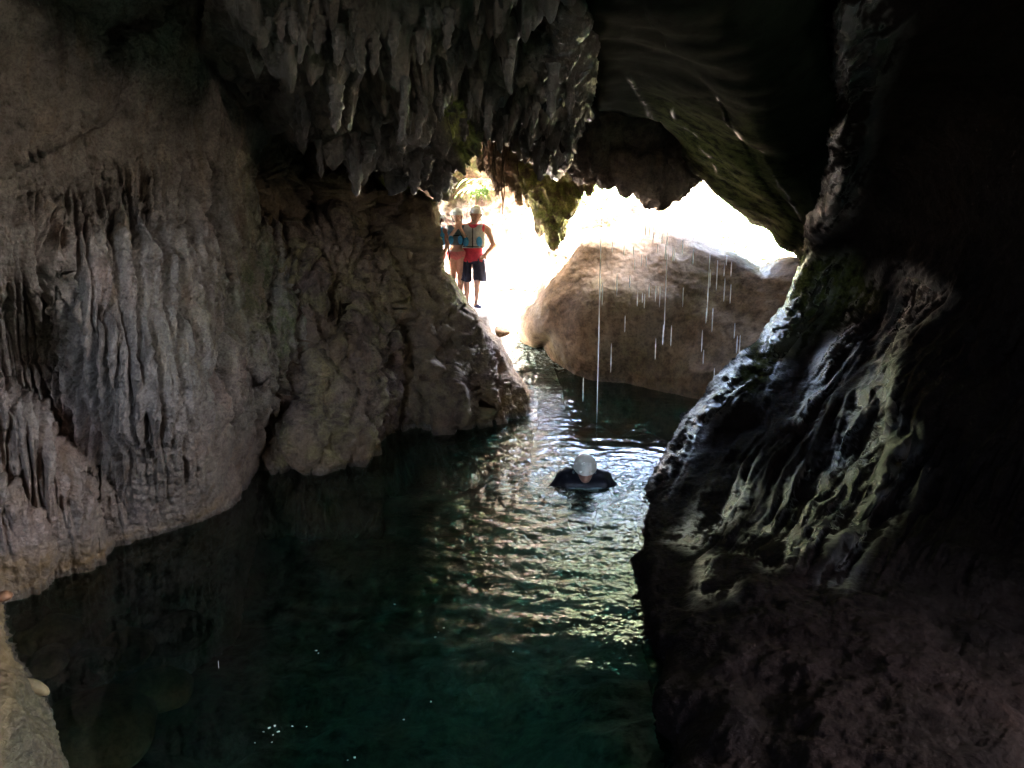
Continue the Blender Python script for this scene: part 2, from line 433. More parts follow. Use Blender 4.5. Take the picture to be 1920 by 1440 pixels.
# ---- lobe behind it, brown, rounded foot on the water
L2 = [(440, 380), (560, 420), (640, 380), (700, 470), (735, 545), (757, 620), (766, 690), (752, 760), (738, 800), (715, 830), (710, 1000), (440, 1000)]
C2 = [(500, 866, wy(866)), (600, 868, wy(868)), (650, 860, wy(860)), (690, 845, wy(845)), (735, 805, wy(805)), (500, 1000, wy(866)), (700, 1000, wy(840)),
      (520, 700, 7.9), (600, 600, 8.0), (700, 600, 8.7), (750, 690, 9.1), (640, 420, 8.7), (700, 500, 9.0), (560, 450, 8.4)]
lumps2 = [([(560, 700), (590, 690), (600, 860), (560, 860)], .14, 16), ([(615, 740), (650, 720), (665, 850), (620, 860)], .16, 18), ([(680, 660), (720, 660), (735, 760), (690, 820)], .18, 20), ([(500, 470), (560, 440), (600, 560), (560, 640), (520, 600)], .25, 30),
          ([(520, 760), (560, 660), (640, 640), (700, 620), (758, 640), (768, 700), (750, 780), (690, 850), (600, 880), (500, 885)], .30, 90),
          ([(620, 640), (660, 590), (680, 540), (690, 600), (730, 640), (700, 760), (650, 720)], .18, 30),
          ([(585, 590), (640, 560), (650, 620), (600, 650)], -.2, 22)]
def disp2(P, u, v, n, sd):
    f = flutes(P, 5, 1.3, 21)
    ef = .35 + .65 * sstep(0, 40, sd)
    return ef * (.05 * (ridged(P, 3.4, 4, .6, 29) - 1.1) - .2 * pits(P, 2.6, 27) + px_grooves(P, u, v, 19, 120, 28, -.1) * .18 + 0.10 * (np.sqrt(f) - .6) * sstep(560, 700, v) + 0.06 * fbm(P, 2, 3, .5, 22) + 0.10 * (blobs(P, 5, 23, 2.8) - .7) + 0.03 * fbm(P, 10, 4, .65, 24) + .035 * blobs(P, 14, 25) + .05 * (grooves(P, 5, .8, 26) - .7))
o = relief('cave_wall', L2, C2, 0.4, 60, disp2, step=2.2, lumps=lumps2, jag=4, mat=M['mid'], seed=5,
           attrs=dict(wet=lambda P, u, v, n: foot_wet(P), moss=lambda P, u, v, n: .25 * sstep(-.2, .4, fbm(P, 3, 3, .5, 72)), ochre=lambda P, u, v, n: .5 * (1 - sstep(15, 60, np.abs(v - 850))) + .4 * pmask(u, v, [(560, 600), (640, 560), (680, 680), (620, 720)], 30)))
tag(o, 'rounded brown flowstone lobe standing on the water', kind='structure')

# ---- rock below the visitors, its foot sloping down to the right
L3 = [(420, 120), (600, 210), (690, 330), (745, 340), (787, 360), (810, 380), (818, 420), (817, 470), (830, 514), (853, 545), (879, 576), (898, 605), (930, 640), (955, 690), (985, 722), (1002, 748), (998, 775), (990, 900), (420, 950)]
C3 = [(740, 803, wy(803)), (800, 803, wy(803)), (870, 795, wy(795)), (940, 775, wy(775)), (1000, 752, wy(752)), (1000, 880, wy(752)), (750, 900, wy(800)),
      (480, 250, 7.9), (500, 400, 8.6), (600, 320, 8.8), (700, 400, 9.4), (800, 380, 10.2), (800, 600, 9.9), (740, 600, 9.4), (900, 650, 10.6), (600, 550, 9.1), (820, 470, 10.4)]
lumps3 = [([(700, 520), (745, 500), (760, 640), (745, 760), (715, 700)], .25, 20), ([(800, 560), (832, 540), (850, 700), (830, 800), (795, 790), (785, 680)], .28, 22), ([(850, 590), (880, 600), (935, 740), (900, 800), (850, 790), (845, 680)], .22, 24),
          ([(745, 400), (800, 372), (830, 440), (825, 500), (835, 560), (800, 700), (770, 800), (750, 600)], .30, 45),
          ([(830, 520), (890, 570), (1000, 740), (1000, 800), (900, 830), (830, 760), (820, 600)], .30, 70),
          ([(700, 560), (740, 520), (752, 600), (720, 640)], .2, 30),
          ([(545, 230), (620, 240), (640, 400), (600, 440), (555, 420)], -.9, 34),
          ([(650, 330), (720, 340), (735, 460), (700, 520), (660, 430)], -.5, 34), ([(480, 210), (545, 225), (550, 300), (500, 330)], -.7, 34), ([(722, 520), (750, 500), (775, 640), (770, 790), (745, 780)], -.5, 22), ([(860, 600), (880, 640), (900, 760), (885, 790), (860, 700)], -.18, 16), ([(585, 250), (600, 250), (606, 380), (592, 390)], .5, 10), ([(615, 300), (628, 300), (632, 390), (618, 390)], .5, 10),
          ([(480, 250), (545, 250), (560, 400), (470, 420)], .22, 35),
          ([(600, 430), (680, 400), (720, 500), (650, 560)], .22, 40)]
def disp3(P, u, v, n, sd):
    ef = .25 + .75 * sstep(0, 45, sd)
    return ef * (.06 * (ridged(P, 2.8, 4, .6, 40) - 1.1) - .3 * pits(P, 2.0, 38) + px_grooves(P, u, v, 22, 130, 39, .2) * .20 + 0.12 * fbm(P, 1.6, 3, .5, 32) + 0.18 * (blobs(P, 3.0, 33, 1.8) - .7) + 0.08 * (blobs(P, 7, 34, 4.5) - .7) + 0.03 * fbm(P, 11, 4, .65, 35) + .05 * (grooves(P, 4, .8, 37) - .7) + 0.06 * (flutes(P, 4, 1.2, 36) - .5))
def moss3(P, u, v, n):
    return np.clip(.9 * pmask(u, v, [(690, 320), (820, 355), (800, 385), (700, 350)], 14) + .75 * pmask(u, v, [(815, 500), (850, 500), (880, 570), (840, 600)], 22) + .12, 0, 1) * sstep(-.5, .3, fbm(P, 3, 3, .5, 73))
o = relief('cave_wall', L3, C3, 0.8, 45, disp3, step=2.2, lumps=lumps3, jag=4, mat=M['mid'], seed=6,
           attrs=dict(wet=lambda P, u, v, n: foot_wet(P), moss=moss3, ochre=lambda P, u, v, n: .8 * pmask(u, v, [(900, 740), (1000, 735), (1010, 800), (860, 810)], 25) + .25))
tag(o, 'lumpy brown rock face below the visitors', kind='structure')

# ---- roof hung with dripstone
RF = [(380, -700), (384, -10), (386, 66), (392, 108), (430, 158), (480, 205), (530, 238), (556, 255), (575, 240), (590, 236), (600, 262), (640, 285), (668, 330), (682, 330), (700, 300), (725, 330), (760, 300), (785, 345), (832, 360), (842, 325), (855, 300), (880, 268), (893, 240), (915, 236), (950, 262), (985, 296), (1015, 300), (1035, 318), (1048, 332), (1060, 300), (1085, 245), (1104, 205), (1106, 120), (1100, 0), (1100, -700)]
RC = [(400, 0, 4.9), (560, 0, 4.9), (700, 0, 5.0), (900, 0, 5.3), (1090, 0, 5.2), (400, 120, 6.2), (560, 235, 7.6), (560, 120, 6.0), (700, 150, 6.6), (680, 320, 8.2), (830, 350, 9.2), (820, 200, 7.8), (900, 235, 9.6),
      (900, 120, 7.2), (1000, 150, 7.6), (1000, 290, 9.8), (1050, 325, 10.0), (1095, 200, 8.2), (1090, 100, 6.4), (400, -500, 3.4), (1090, -500, 3.4), (740, -500, 3.3)]
lumpsR = [([(640, 120), (700, 150), (740, 230), (700, 330), (670, 340), (640, 280), (600, 220)], .3, 45),
          ([(705, 180), (790, 110), (850, 130), (890, 230), (850, 320), (840, 360), (780, 340), (770, 250), (745, 215)], .45, 40),
          ([(690, 240), (740, 215), (775, 250), (770, 320), (730, 330), (700, 300)], -.35, 30),
          ([(540, 140), (600, 150), (610, 240), (560, 260), (520, 220)], .28, 30),
          ([(950, 60), (1090, -20), (1110, 200), (1060, 320), (1000, 300), (960, 200), (930, 140)], .35, 60),
          ([(392, 10), (520, 30), (600, 130), (540, 180), (440, 140), (395, 90)], -.3, 50)]
def disp_roof(P, u, v, n, sd):
    smooth = pmask(u, v, [(385, -40), (500, 20), (600, 120), (540, 190), (440, 150), (395, 90)], 25)
    k = 1 - .85 * smooth
    x, y, z = xyz(P)
    lean = np.stack([x - 0.25 * z + .08 * pn(x * 2, y * 2, z * 2, 61), y * .8 + .08 * pn(x * 2, y * 2, z * 2, 62), z], -1)
    c1 = np.maximum(0, 1 - cells(lean, 5.2, 41, 1.5) / .62); c2 = np.maximum(0, 1 - cells(lean, 8.0, 42, 2.4) / .6)
    big = sstep(-.3, .4, fbm(P, .9, 2, .5, 43))
    ef = sstep(0, 60, sd); k = k * (.35 + .65 * ef)
    c1 = sstep(0, .8, c1); c2 = sstep(0, .8, c2)
    c3 = sstep(0, .8, np.maximum(0, 1 - cells(lean, 1.7, 47, .9) / .7))
    hang = k * (0.09 * ef * c3 + 0.15 * c1 * (.4 + .6 * big) + 0.09 * c2)
    out = k * (.06 * ridged(P, 5, 3, .6, 48) + .14 * ef * c3 + 0.13 * c1 + .06 * c2) + 0.10 * fbm(P, 1.3, 3, .5, 44) * k + (0.012 + .015 * k) * fbm(P, 13, 3, .6, 45) + .08 * k * (flutes(P, 5, .9, 46) - .5)
    D = n * out[:, None]
    D[:, 2] -= hang
    D[:, 1] -= .25 * hang
    return D
def moss_roof(P, u, v, n):
    a = pmask(u, v, [(800, 110), (835, 140), (860, 195), (885, 230), (880, 262), (855, 300), (845, 345), (836, 350), (846, 290), (840, 240), (815, 190)], 13)
    b = pmask(u, v, [(720, 325), (790, 345), (830, 352), (820, 362), (720, 345)], 8)
    return np.clip(1.6 * np.maximum(a, b) * sstep(-.7, .0, fbm(P, 4, 3, .5, 74)), 0, 1)
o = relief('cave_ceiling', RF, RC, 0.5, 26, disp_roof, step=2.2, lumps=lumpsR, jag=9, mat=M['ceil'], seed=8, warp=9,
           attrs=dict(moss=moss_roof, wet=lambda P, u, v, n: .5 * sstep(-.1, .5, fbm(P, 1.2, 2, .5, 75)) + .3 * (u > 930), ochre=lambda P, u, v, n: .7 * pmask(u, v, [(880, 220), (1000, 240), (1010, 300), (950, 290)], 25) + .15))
tag(o, 'dark cave roof hung with knobbly dripstone', kind='structure')
roof = o

# ---- smooth dark roof slab on the right
SL = [(1092, -700), (1098, 60), (1103, 190), (1125, 205), (1160, 208), (1200, 214), (1238, 224), (1275, 270), (1308, 330), (1345, 362), (1378, 388), (1402, 402), (1438, 428), (1462, 466), (1486, 474), (1498, 500), (1520, 600), (1620, 620), (1700, 300), (2000, -700)]
SC = [(1100, 0, 4.9), (1105, 190, 8.6), (1200, 212, 9.2), (1308, 330, 10.6), (1438, 428, 11.0), (1490, 480, 11.0), (1300, 0, 4.6), (1300, 180, 7.4), (1420, 250, 7.6), (1560, 0, 6.0), (1540, 300, 8.9), (1540, 520, 10.6), (1500, 400, 9.8),
      (1100, -500, 3.4), (1900, -500, 4.2), (1700, 200, 7.6)]
lumpsS = [([(1155, -60), (1345, 190), (1390, 260), (1500, 400), (1530, 460), (1600, 300), (1560, -60)], .16, 30),
          ([(1250, 205), (1300, 300), (1420, 400), (1480, 470), (1500, 430), (1390, 270), (1345, 190), (1270, 190)], .08, 24)]
def disp_slab(P, u, v, n, sd):
    return 0.07 * fbm(P, .8, 3, .5, 51) + 0.004 * fbm(P, 5, 3, .5, 52) + .018 * crease(u, v, 3) * (.6 + .4 * fbm(P, 9, 2, .6, 54))
CREASES = [[(1222, 214), (1240, 228), (1256, 252), (1275, 278), (1290, 300), (1308, 328)], [(1345, 185), (1352, 205), (1362, 232), (1384, 256), (1404, 268), (1432, 292), (1452, 318), (1480, 362), (1505, 410), (1520, 450)],
           [(1258, 212), (1272, 236), (1296, 250), (1320, 282), (1345, 320)], [(1500, 300), (1516, 340), (1528, 380), (1534, 430)], [(1180, 150), (1205, 190), (1225, 215)]]
def crease(u, v, w):
    best = np.full(np.shape(u), 1e9)
    uu = u + 3 * pn(u / 14, v / 14, .5, 55); vv_ = v + 3 * pn(u / 14, v / 14, 1.5, 56)
    for L in CREASES:
        for a, b in zip(L[:-1], L[1:]):
            dx, dy = b[0] - a[0], b[1] - a[1]; t = np.clip(((uu - a[0]) * dx + (vv_ - a[1]) * dy) / (dx * dx + dy * dy), 0, 1)
            best = np.minimum(best, (uu - a[0] - t * dx) ** 2 + (vv_ - a[1] - t * dy) ** 2)
    return np.exp(-best / w ** 2)
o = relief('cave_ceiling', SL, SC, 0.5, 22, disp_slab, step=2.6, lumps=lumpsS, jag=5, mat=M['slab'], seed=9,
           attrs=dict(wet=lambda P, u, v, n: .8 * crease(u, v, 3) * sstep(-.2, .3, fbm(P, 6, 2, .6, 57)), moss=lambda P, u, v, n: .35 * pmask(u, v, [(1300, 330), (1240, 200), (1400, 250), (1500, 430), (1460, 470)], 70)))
tag(o, 'smooth dark roof slab sloping down to the opening', kind='structure')

# ---- right wall, black and wet
RW = [(1525, -700), (1540, -10), (1552, 120), (1560, 200), (1552, 270), (1545, 330), (1532, 400), (1522, 450), (1506, 500), (1490, 545), (1478, 575), (1448, 612), (1400, 660), (1340, 725), (1290, 790), (1245, 865), (1218, 920), (1206, 985), (1196, 1060), (1199, 1150), (1212, 1250), (1225, 1350), (1236, 1440), (1260, 1800), (2080, 1900), (2080, -500), (1900, -700)]
WC = [(1545, 300, 8.3), (1550, 100, 5.8), (1540, -50, 4.9), (1506, 500, 9.8), (1400, 660, 9.0), (1300, 780, 7.9), (1222, 915, 6.9), (1203, 1000, 5.8), (1200, 1100, 4.82), (1212, 1250, 3.85), (1236, 1440, 3.0), (1250, 1750, 2.35),
      (1600, 600, 9.1), (1500, 750, 8.1), (1400, 900, 6.6), (1600, 900, 6.3), (1400, 1100, 4.55), (1400, 1300, 3.5), (1450, 1440, 2.85), (1700, 500, 8.5), (1700, 700, 7.5), (1650, 1100, 4.3), (1900, 1400, 2.75), (1900, 1000, 5.0), (1900, 700, 6.5), (1900, 400, 6.9), (1900, 0, 6.0), (1700, 200, 7.3), (2080, 600, 6.0), (2080, 1800, 2.8), (2080, -600, 4.6)]
lumpsW = [([(1510, 700), (1540, 620), (1620, 540), (1700, 500), (1680, 600), (1600, 700), (1520, 820)], .14, -45),
          ([(1300, 900), (1450, 820), (1560, 800), (1520, 980), (1400, 1060), (1290, 1010)], .10, -80),
          ([(1400, 1040), (1500, 900), (1680, 760), (1740, 850), (1660, 960), (1580, 1080), (1470, 1110)], .16, -50),
          ([(1560, 60), (1690, -200), (1720, 60), (1640, 300), (1560, 420), (1540, 300)], .14, -50),
          ([(1225, 1150), (1420, 1120), (1470, 1500), (1240, 1600)], .04, -80)]
def right_ridge(u, v):
    """flow ridges running down to the lower left"""
    wv = 22 * pn(u / 110, v / 110, .3, 81); t = (u * .84 + v * .54 + wv); a = (-u * .54 + v * .84)
    z0 = 0 * t
    return ridged(np.stack([t / 46, a / 260, z0], -1), 1.0, 3, .6, 82)
def disp_right(P, u, v, n, sd):
    r = right_ridge(u, v)
    m = (.25 + .75 * sstep(-.2, .4, pn(u / 150, v / 150, 3.3, 83))) * (.12 + .88 * sstep(380, 560, v)) * (1 - .9 * sstep(1010, 1120, v))
    strip = sstep(60, 10, sd)
    return 0.10 * fbm(P, .9, 3, .5, 84) + .05 * sstep(1000, 1150, v) * fbm(P, 2.2, 4, .55, 89) + m * .06 * r + (0.008 + .014 * strip) * fbm(P, 12, 4, .6, 85) + .02 * (blobs(P, 3.5, 86, 2.0) - .7)
def wet_right(P, u, v, n):
    r = right_ridge(u, v)
    zone = np.maximum.reduce([pmask(u, v, q, 24) for q in (
        [(1500, 480), (1600, 470), (1560, 600), (1440, 720), (1330, 820), (1250, 930), (1225, 900), (1300, 780), (1420, 640)],
        [(1600, 540), (1660, 500), (1610, 680), (1520, 820), (1490, 810), (1530, 680)],
        [(1690, 500), (1740, 510), (1800, 560), (1760, 600), (1700, 640), (1690, 780), (1560, 820), (1640, 700)],
        [(1460, 920), (1560, 820), (1640, 770), (1730, 820), (1690, 940), (1560, 1040), (1440, 1080), (1390, 1020)],
        [(1640, 940), (1720, 830), (1740, 900), (1650, 1010), (1590, 1110), (1540, 1100)],
        [(1320, 950), (1420, 880), (1420, 930), (1300, 1040), (1250, 1010)], [(1310, 1060), (1400, 1050), (1380, 1130), (1300, 1130)], [(1545, 0), (1700, 0), (1600, 400), (1540, 430)])])
    return np.clip(zone * sstep(.8, 1.2, r + .55 * fbm(P, 7, 3, .6, 88)), 0, 1)
def moss_right(P, u, v, n):
    return .5 * pmask(u, v, [(1500, 480), (1600, 480), (1640, 560), (1500, 640), (1400, 740), (1380, 700), (1440, 620)], 30)
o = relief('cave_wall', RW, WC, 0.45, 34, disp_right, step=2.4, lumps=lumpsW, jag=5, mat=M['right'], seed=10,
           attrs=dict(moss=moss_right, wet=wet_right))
tag(o, 'near black wet rock wall rising out of the pool', kind='structure')

# ---- hanging slab above the opening, and the mossy curtain beyond it
HS = [(1085, 150), (1104, 180), (1260, 200), (1330, 300), (1318, 338), (1300, 345), (1280, 362), (1256, 372), (1240, 388), (1215, 382), (1196, 374), (1186, 362), (1172, 368), (1160, 352), (1150, 340), (1141, 358), (1136, 352), (1128, 358), (1120, 336), (1104, 344), (1096, 330), (1086, 338), (1072, 318), (1064, 300), (1072, 230)]
def disp_hs(P, u, v, n, sd):
    return .16 * (flutes(P, 4.2, .7, 92) - .5) + .05 * fbm(P, 1.6, 3, .5, 93) + .018 * fbm(P, 10, 3, .6, 94)
o = relief('hanging_slab', HS, [(1080, 200, 10.6), (1300, 200, 10.8), (1120, 340, 11.0), (1310, 335, 11.2), (1200, 300, 10.9), (1240, 385, 11.1)], .35, 16, disp_hs, step=2.2, jag=5, back=.8, mat=M['mid'], seed=12,
           lumps=[([(1148, 290), (1155, 275), (1190, 285), (1200, 290), (1240, 280), (1310, 335), (1240, 395), (1180, 380), (1145, 350)], .22, 10), ([(1100, 190), (1200, 205), (1250, 230), (1290, 300), (1200, 280), (1150, 270), (1120, 330), (1100, 330)], .12, 14)])
tag(o, 'brown fluted slab hanging from the roof in front of the opening', kind='structure')
CU = [(930, 170), (1120, 170), (1110, 300), (1110, 345), (1095, 352), (1084, 346), (1078, 372), (1074, 395), (1066, 414), (1058, 432), (1048, 446), (1040, 452), (1030, 444), (1022, 430), (1010, 424), (1004, 402), (994, 388), (986, 372), (978, 352), (972, 366), (962, 340), (952, 352), (945, 330), (936, 350), (926, 320), (900, 300)]
def disp_cu(P, u, v, n, sd):
    D = n * (.15 * (flutes(P, 4, .7, 96) - .5) + .09 * fbm(P, 2.2, 3, .5, 97) + .03 * fbm(P, 9, 3, .6, 98))[:, None]
    D[:, 2] -= .3 * np.maximum(0, 1 - cells(P, 5, 99, 1.0) / .6)
    return D
o = relief('mossy_curtain', CU, [(940, 250, 12.2), (1100, 250, 11.8), (1000, 380, 12.8), (1040, 440, 12.8), (1075, 350, 12.4)], .4, 18, disp_cu, step=2.0, jag=6, back=.9, mat=M['mid'], seed=13,
           attrs=dict(moss=lambda P, u, v, n: np.clip(pmask(u, v, [(970, 290), (1110, 300), (1090, 360), (1050, 450), (1000, 400)], 25) * (.7 + sstep(-.5, .2, fbm(P, 4, 3, .5, 101))), 0, 1), ochre=lambda P, u, v, n: .6 + 0 * u))
tag(o, 'moss covered rock curtain hanging beyond the roof edge', kind='structure')

# ---- the fluted rock wall in daylight behind the visitors
BW = [(600, 120), (1000, 150), (1010, 300), (1012, 380), (1030, 440), (1042, 470), (1040, 520), (1000, 560), (985, 620), (900, 700), (600, 700)]
def disp_bw(P, u, v, n, sd):
    up = sstep(430, 360, v)
    return .3 * (flutes(P, 2.4, .5, 104) - .5) * up + .14 * fbm(P, 1.0, 3, .5, 105) + .1 * (blobs(P, 2.4, 106, 2) - .7) * (1 - up) + .05 * fbm(P, 6, 4, .6, 107)
o = relief('cliff', BW, [(800, 250, 14.6), (980, 250, 14.8), (1000, 450, 16.6), (1030, 500, 17.2), (820, 450, 14.9), (930, 450, 15.8), (900, 600, 16.2), (1000, 620, 18)], 1.2, 40, disp_bw, step=2.2, jag=5, mat=M['far'], seed=14,
           attrs=dict(moss=lambda P, u, v, n: np.clip(.9 * pmask(u, v, [(820, 240), (900, 240), (930, 300), (915, 395), (880, 405), (850, 380), (825, 400)], 25) * sstep(-.3, .3, fbm(P, 2, 3, .5, 102)), 0, 1), ochre=lambda P, u, v, n: .55 * sstep(420, 340, v)))
tag(o, 'pale fluted cliff in full daylight behind the visitors', kind='structure')

# ---- great tan boulder in the gap
BO = [(974, 608), (978, 590), (990, 570), (1000, 550), (1018, 520), (1040, 485), (1062, 462), (1082, 442), (1105, 432), (1150, 433), (1172, 432), (1190, 416), (1206, 402), (1224, 397), (1250, 406), (1284, 428), (1310, 444), (1334, 462), (1352, 472), (1380, 480), (1400, 488), (1424, 504), (1440, 494), (1462, 488), (1500, 486), (1580, 520), (1600, 950), (1250, 950), (1100, 880), (1060, 800), (1045, 715), (1036, 690), (1030, 660), (1024, 645), (1000, 645), (985, 640), (975, 628)]
BC = [(980, 610, 13.2), (1020, 620, 12.8), (1045, 690, wy(700)), (1110, 716, wy(716)), (1170, 718, wy(718)), (1250, 738, wy(738)), (1340, 756, wy(756)), (1420, 770, wy(770)), (1110, 860, wy(716)), (1340, 880, wy(756)), (1100, 600, 12.2), (1200, 560, 12.0), (1110, 445, 13.0), (1225, 420, 13.0), (1340, 480, 12.2), (1440, 510, 11.8), (1350, 620, 11.2), (1480, 600, 10.8), (1060, 520, 13.0)]
def disp_bo(P, u, v, n, sd):
    return .10 * fbm(P, .7, 2, .5, 111) + .03 * (blobs(P, 1.4, 112, 1.2) - .7) + .008 * (blobs(P, 6, 113) - .7) + .007 * fbm(P, 9, 4, .6, 114) + .03 * sstep(1150, 1400, u) * flutes(P, 4, 1, 115)
o = relief('boulder', BO, BC, .55, 34, disp_bo, step=2.2, jag=4, back=2.2, mat=M['boulder'], seed=15,
           lumps=[([(975, 560), (1040, 480), (1110, 440), (1150, 520), (1060, 640), (1040, 650), (975, 650)], .18, -120), ([(1040, 650), (1150, 600), (1190, 690), (1150, 725), (1060, 720)], .14, -60), ([(1180, 420), (1230, 405), (1340, 470), (1300, 560), (1200, 520)], .12, -90), ([(1180, 690), (1300, 640), (1380, 700), (1300, 760), (1190, 740)], .12, -70)],
           attrs=dict(moss=lambda P, u, v, n: .25 * sstep(0, .5, fbm(P, 1.2, 3, .5, 117)), wet=lambda P, u, v, n: .35 * sstep(.1, .5, fbm(P, .9, 3, .5, 116, .5)) + .5 * (1 - sstep(0, 25, np.abs(v - 725 - (u - 1170) * .2)))))
tag(o, 'large tan limestone boulder filling the gap below the opening', 'boulder')
big_boulder = o

# ---- the mountain round the cave: closes the chamber behind, beside and above the viewer
def slab_hill():
    us = np.linspace(0, 1, 90); th = np.linspace(-0.25 * math.pi, 1.25 * math.pi, 90)
    Yv, Th = np.meshgrid(-7 + us * 19.3, th)
    k = np.sqrt(np.clip((Yv + 7) / 3.0, 0.0, 1))
    x = -.3 + (7.4 + 2.6 * sstep(7, 11, Yv) * (np.cos(Th) > 0)) * k * np.cos(Th); z = .2 + 5.6 * k * np.sin(Th)
    P = np.stack([x, Yv, z], -1)
    P += .35 * np.stack([fbm(P, .5, 3, .5, 121 + j) for j in range(3)], -1)
    c = np.array([-.3, 0, .2]); O = P + (P - np.stack([0 * x - .3, Yv, 0 * z + .2], -1)) * np.array([.35, 0, .35]) + np.array([0, 0, .3])
    O[:, 0, 1] -= 2
    n, m_ = P.shape[:2]
    V = np.concatenate([P.reshape(-1, 3), O.reshape(-1, 3)]); q = []
    idx = np.arange(n * m_).reshape(n, m_)
    A = np.stack([idx[:-1, :-1], idx[:-1, 1:], idx[1:, 1:], idx[1:, :-1]], -1)
    yc = Yv[:-1, :-1]; tc_ = np.degrees(Th[:-1, :-1])
    hole = (((yc - .4) / 1.15) ** 2 + ((tc_ - 30) / 9) ** 2 < 1 + .3 * pn(yc, tc_ / 12, 0, 3)) | (((yc + 5.9) / .8) ** 2 + ((tc_ - 104) / 9) ** 2 < 1 + .3 * pn(yc, tc_ / 12, 0, 5))      # unseen holes added beside and behind the viewer to let fill light in
    keep = ~hole
    S = []
    for i in range(n - 1):
        for j in range(m_ - 1):
            if not hole[i, j]: continue
            for (di, dj), (p, q_) in (((0, -1), ((i, j), (i + 1, j))), ((0, 1), ((i + 1, j + 1), (i, j + 1))), ((-1, 0), ((i, j + 1), (i, j))), ((1, 0), ((i + 1, j), (i + 1, j + 1)))):
                if 0 <= i + di < n - 1 and 0 <= j + dj < m_ - 1 and not hole[i + di, j + dj]:
                    a_, b_ = idx[p], idx[q_]
                    S.append((a_, b_, b_ + n * m_, a_ + n * m_))
    A = A[keep]
    B = A[:, ::-1] + n * m_
    for j in range(n - 1):
        S.append((idx[j, -1], idx[j, -1] + n * m_, idx[j + 1, -1] + n * m_, idx[j + 1, -1]))
    me = np_mesh('hill', V, np.concatenate([A, B, np.array(S)]))
    return link('hill', me, M['shell'])
hill = tag(slab_hill(), 'rock of the hillside enclosing the cave chamber', kind='structure')
# unseen rock mass added above the visitors to keep them in shade
def shade_overhang():
    us, vv_ = np.meshgrid(np.linspace(0, 1, 70), np.linspace(0, 2 * math.pi, 80))
    yy = 11.6 + us * 7.4; e = np.sin(np.clip(us * 1.0, 0.02, .98) * math.pi) ** .25
    P = np.stack([-3.4 + 4.8 * e * np.cos(vv_), yy, 7.8 + 2.3 * e * np.sin(vv_)], -1)
    P += .4 * np.stack([fbm(P, .45, 4, .5, 171 + j) for j in range(3)], -1)
    P[-1] = P[0]
    n, m_ = us.shape; idx = np.arange(n * m_).reshape(n, m_)
    A = np.stack([idx[:-1, :-1], idx[:-1, 1:], idx[1:, 1:], idx[1:, :-1]], -1).reshape(-1, 4)
    return link('hill', np_mesh('hill', P.reshape(-1, 3), A), M['shell'])
tag(shade_overhang(), 'unseen overhanging rock added to shade the visitors', kind='structure')
# mountain face around the opening; gap widened unseen at right to admit light
FW = [(-2400, -2000), (4200, -2000), (4200, 1500), (2040, 1500), (2020, 700), (2000, 400), (1900, 340), (1750, 310), (1620, 300), (1500, 290), (1400, 280), (1330, 290), (1240, 190), (1100, 160), (1000, 150), (880, 190), (790, 280), (760, 400), (700, 600), (600, 1500), (-2400, 1500)]
o = relief('hill', FW, [(-2000, 0, 12.2), (4000, 0, 12.2), (960, -2000, 10.5), (960, 100, 11.6), (1560, 500, 11.9), (700, 500, 12.0), (0, 1000, 12.2), (2000, 1000, 12)], .2, 20,
           lambda P, u, v, n, sd: .12 * fbm(P, .7, 3, .5, 131), step=12, jag=10, back=1.2, mat=M['shell'], seed=16)
tag(o, 'rock face of the hillside around the opening', kind='structure')
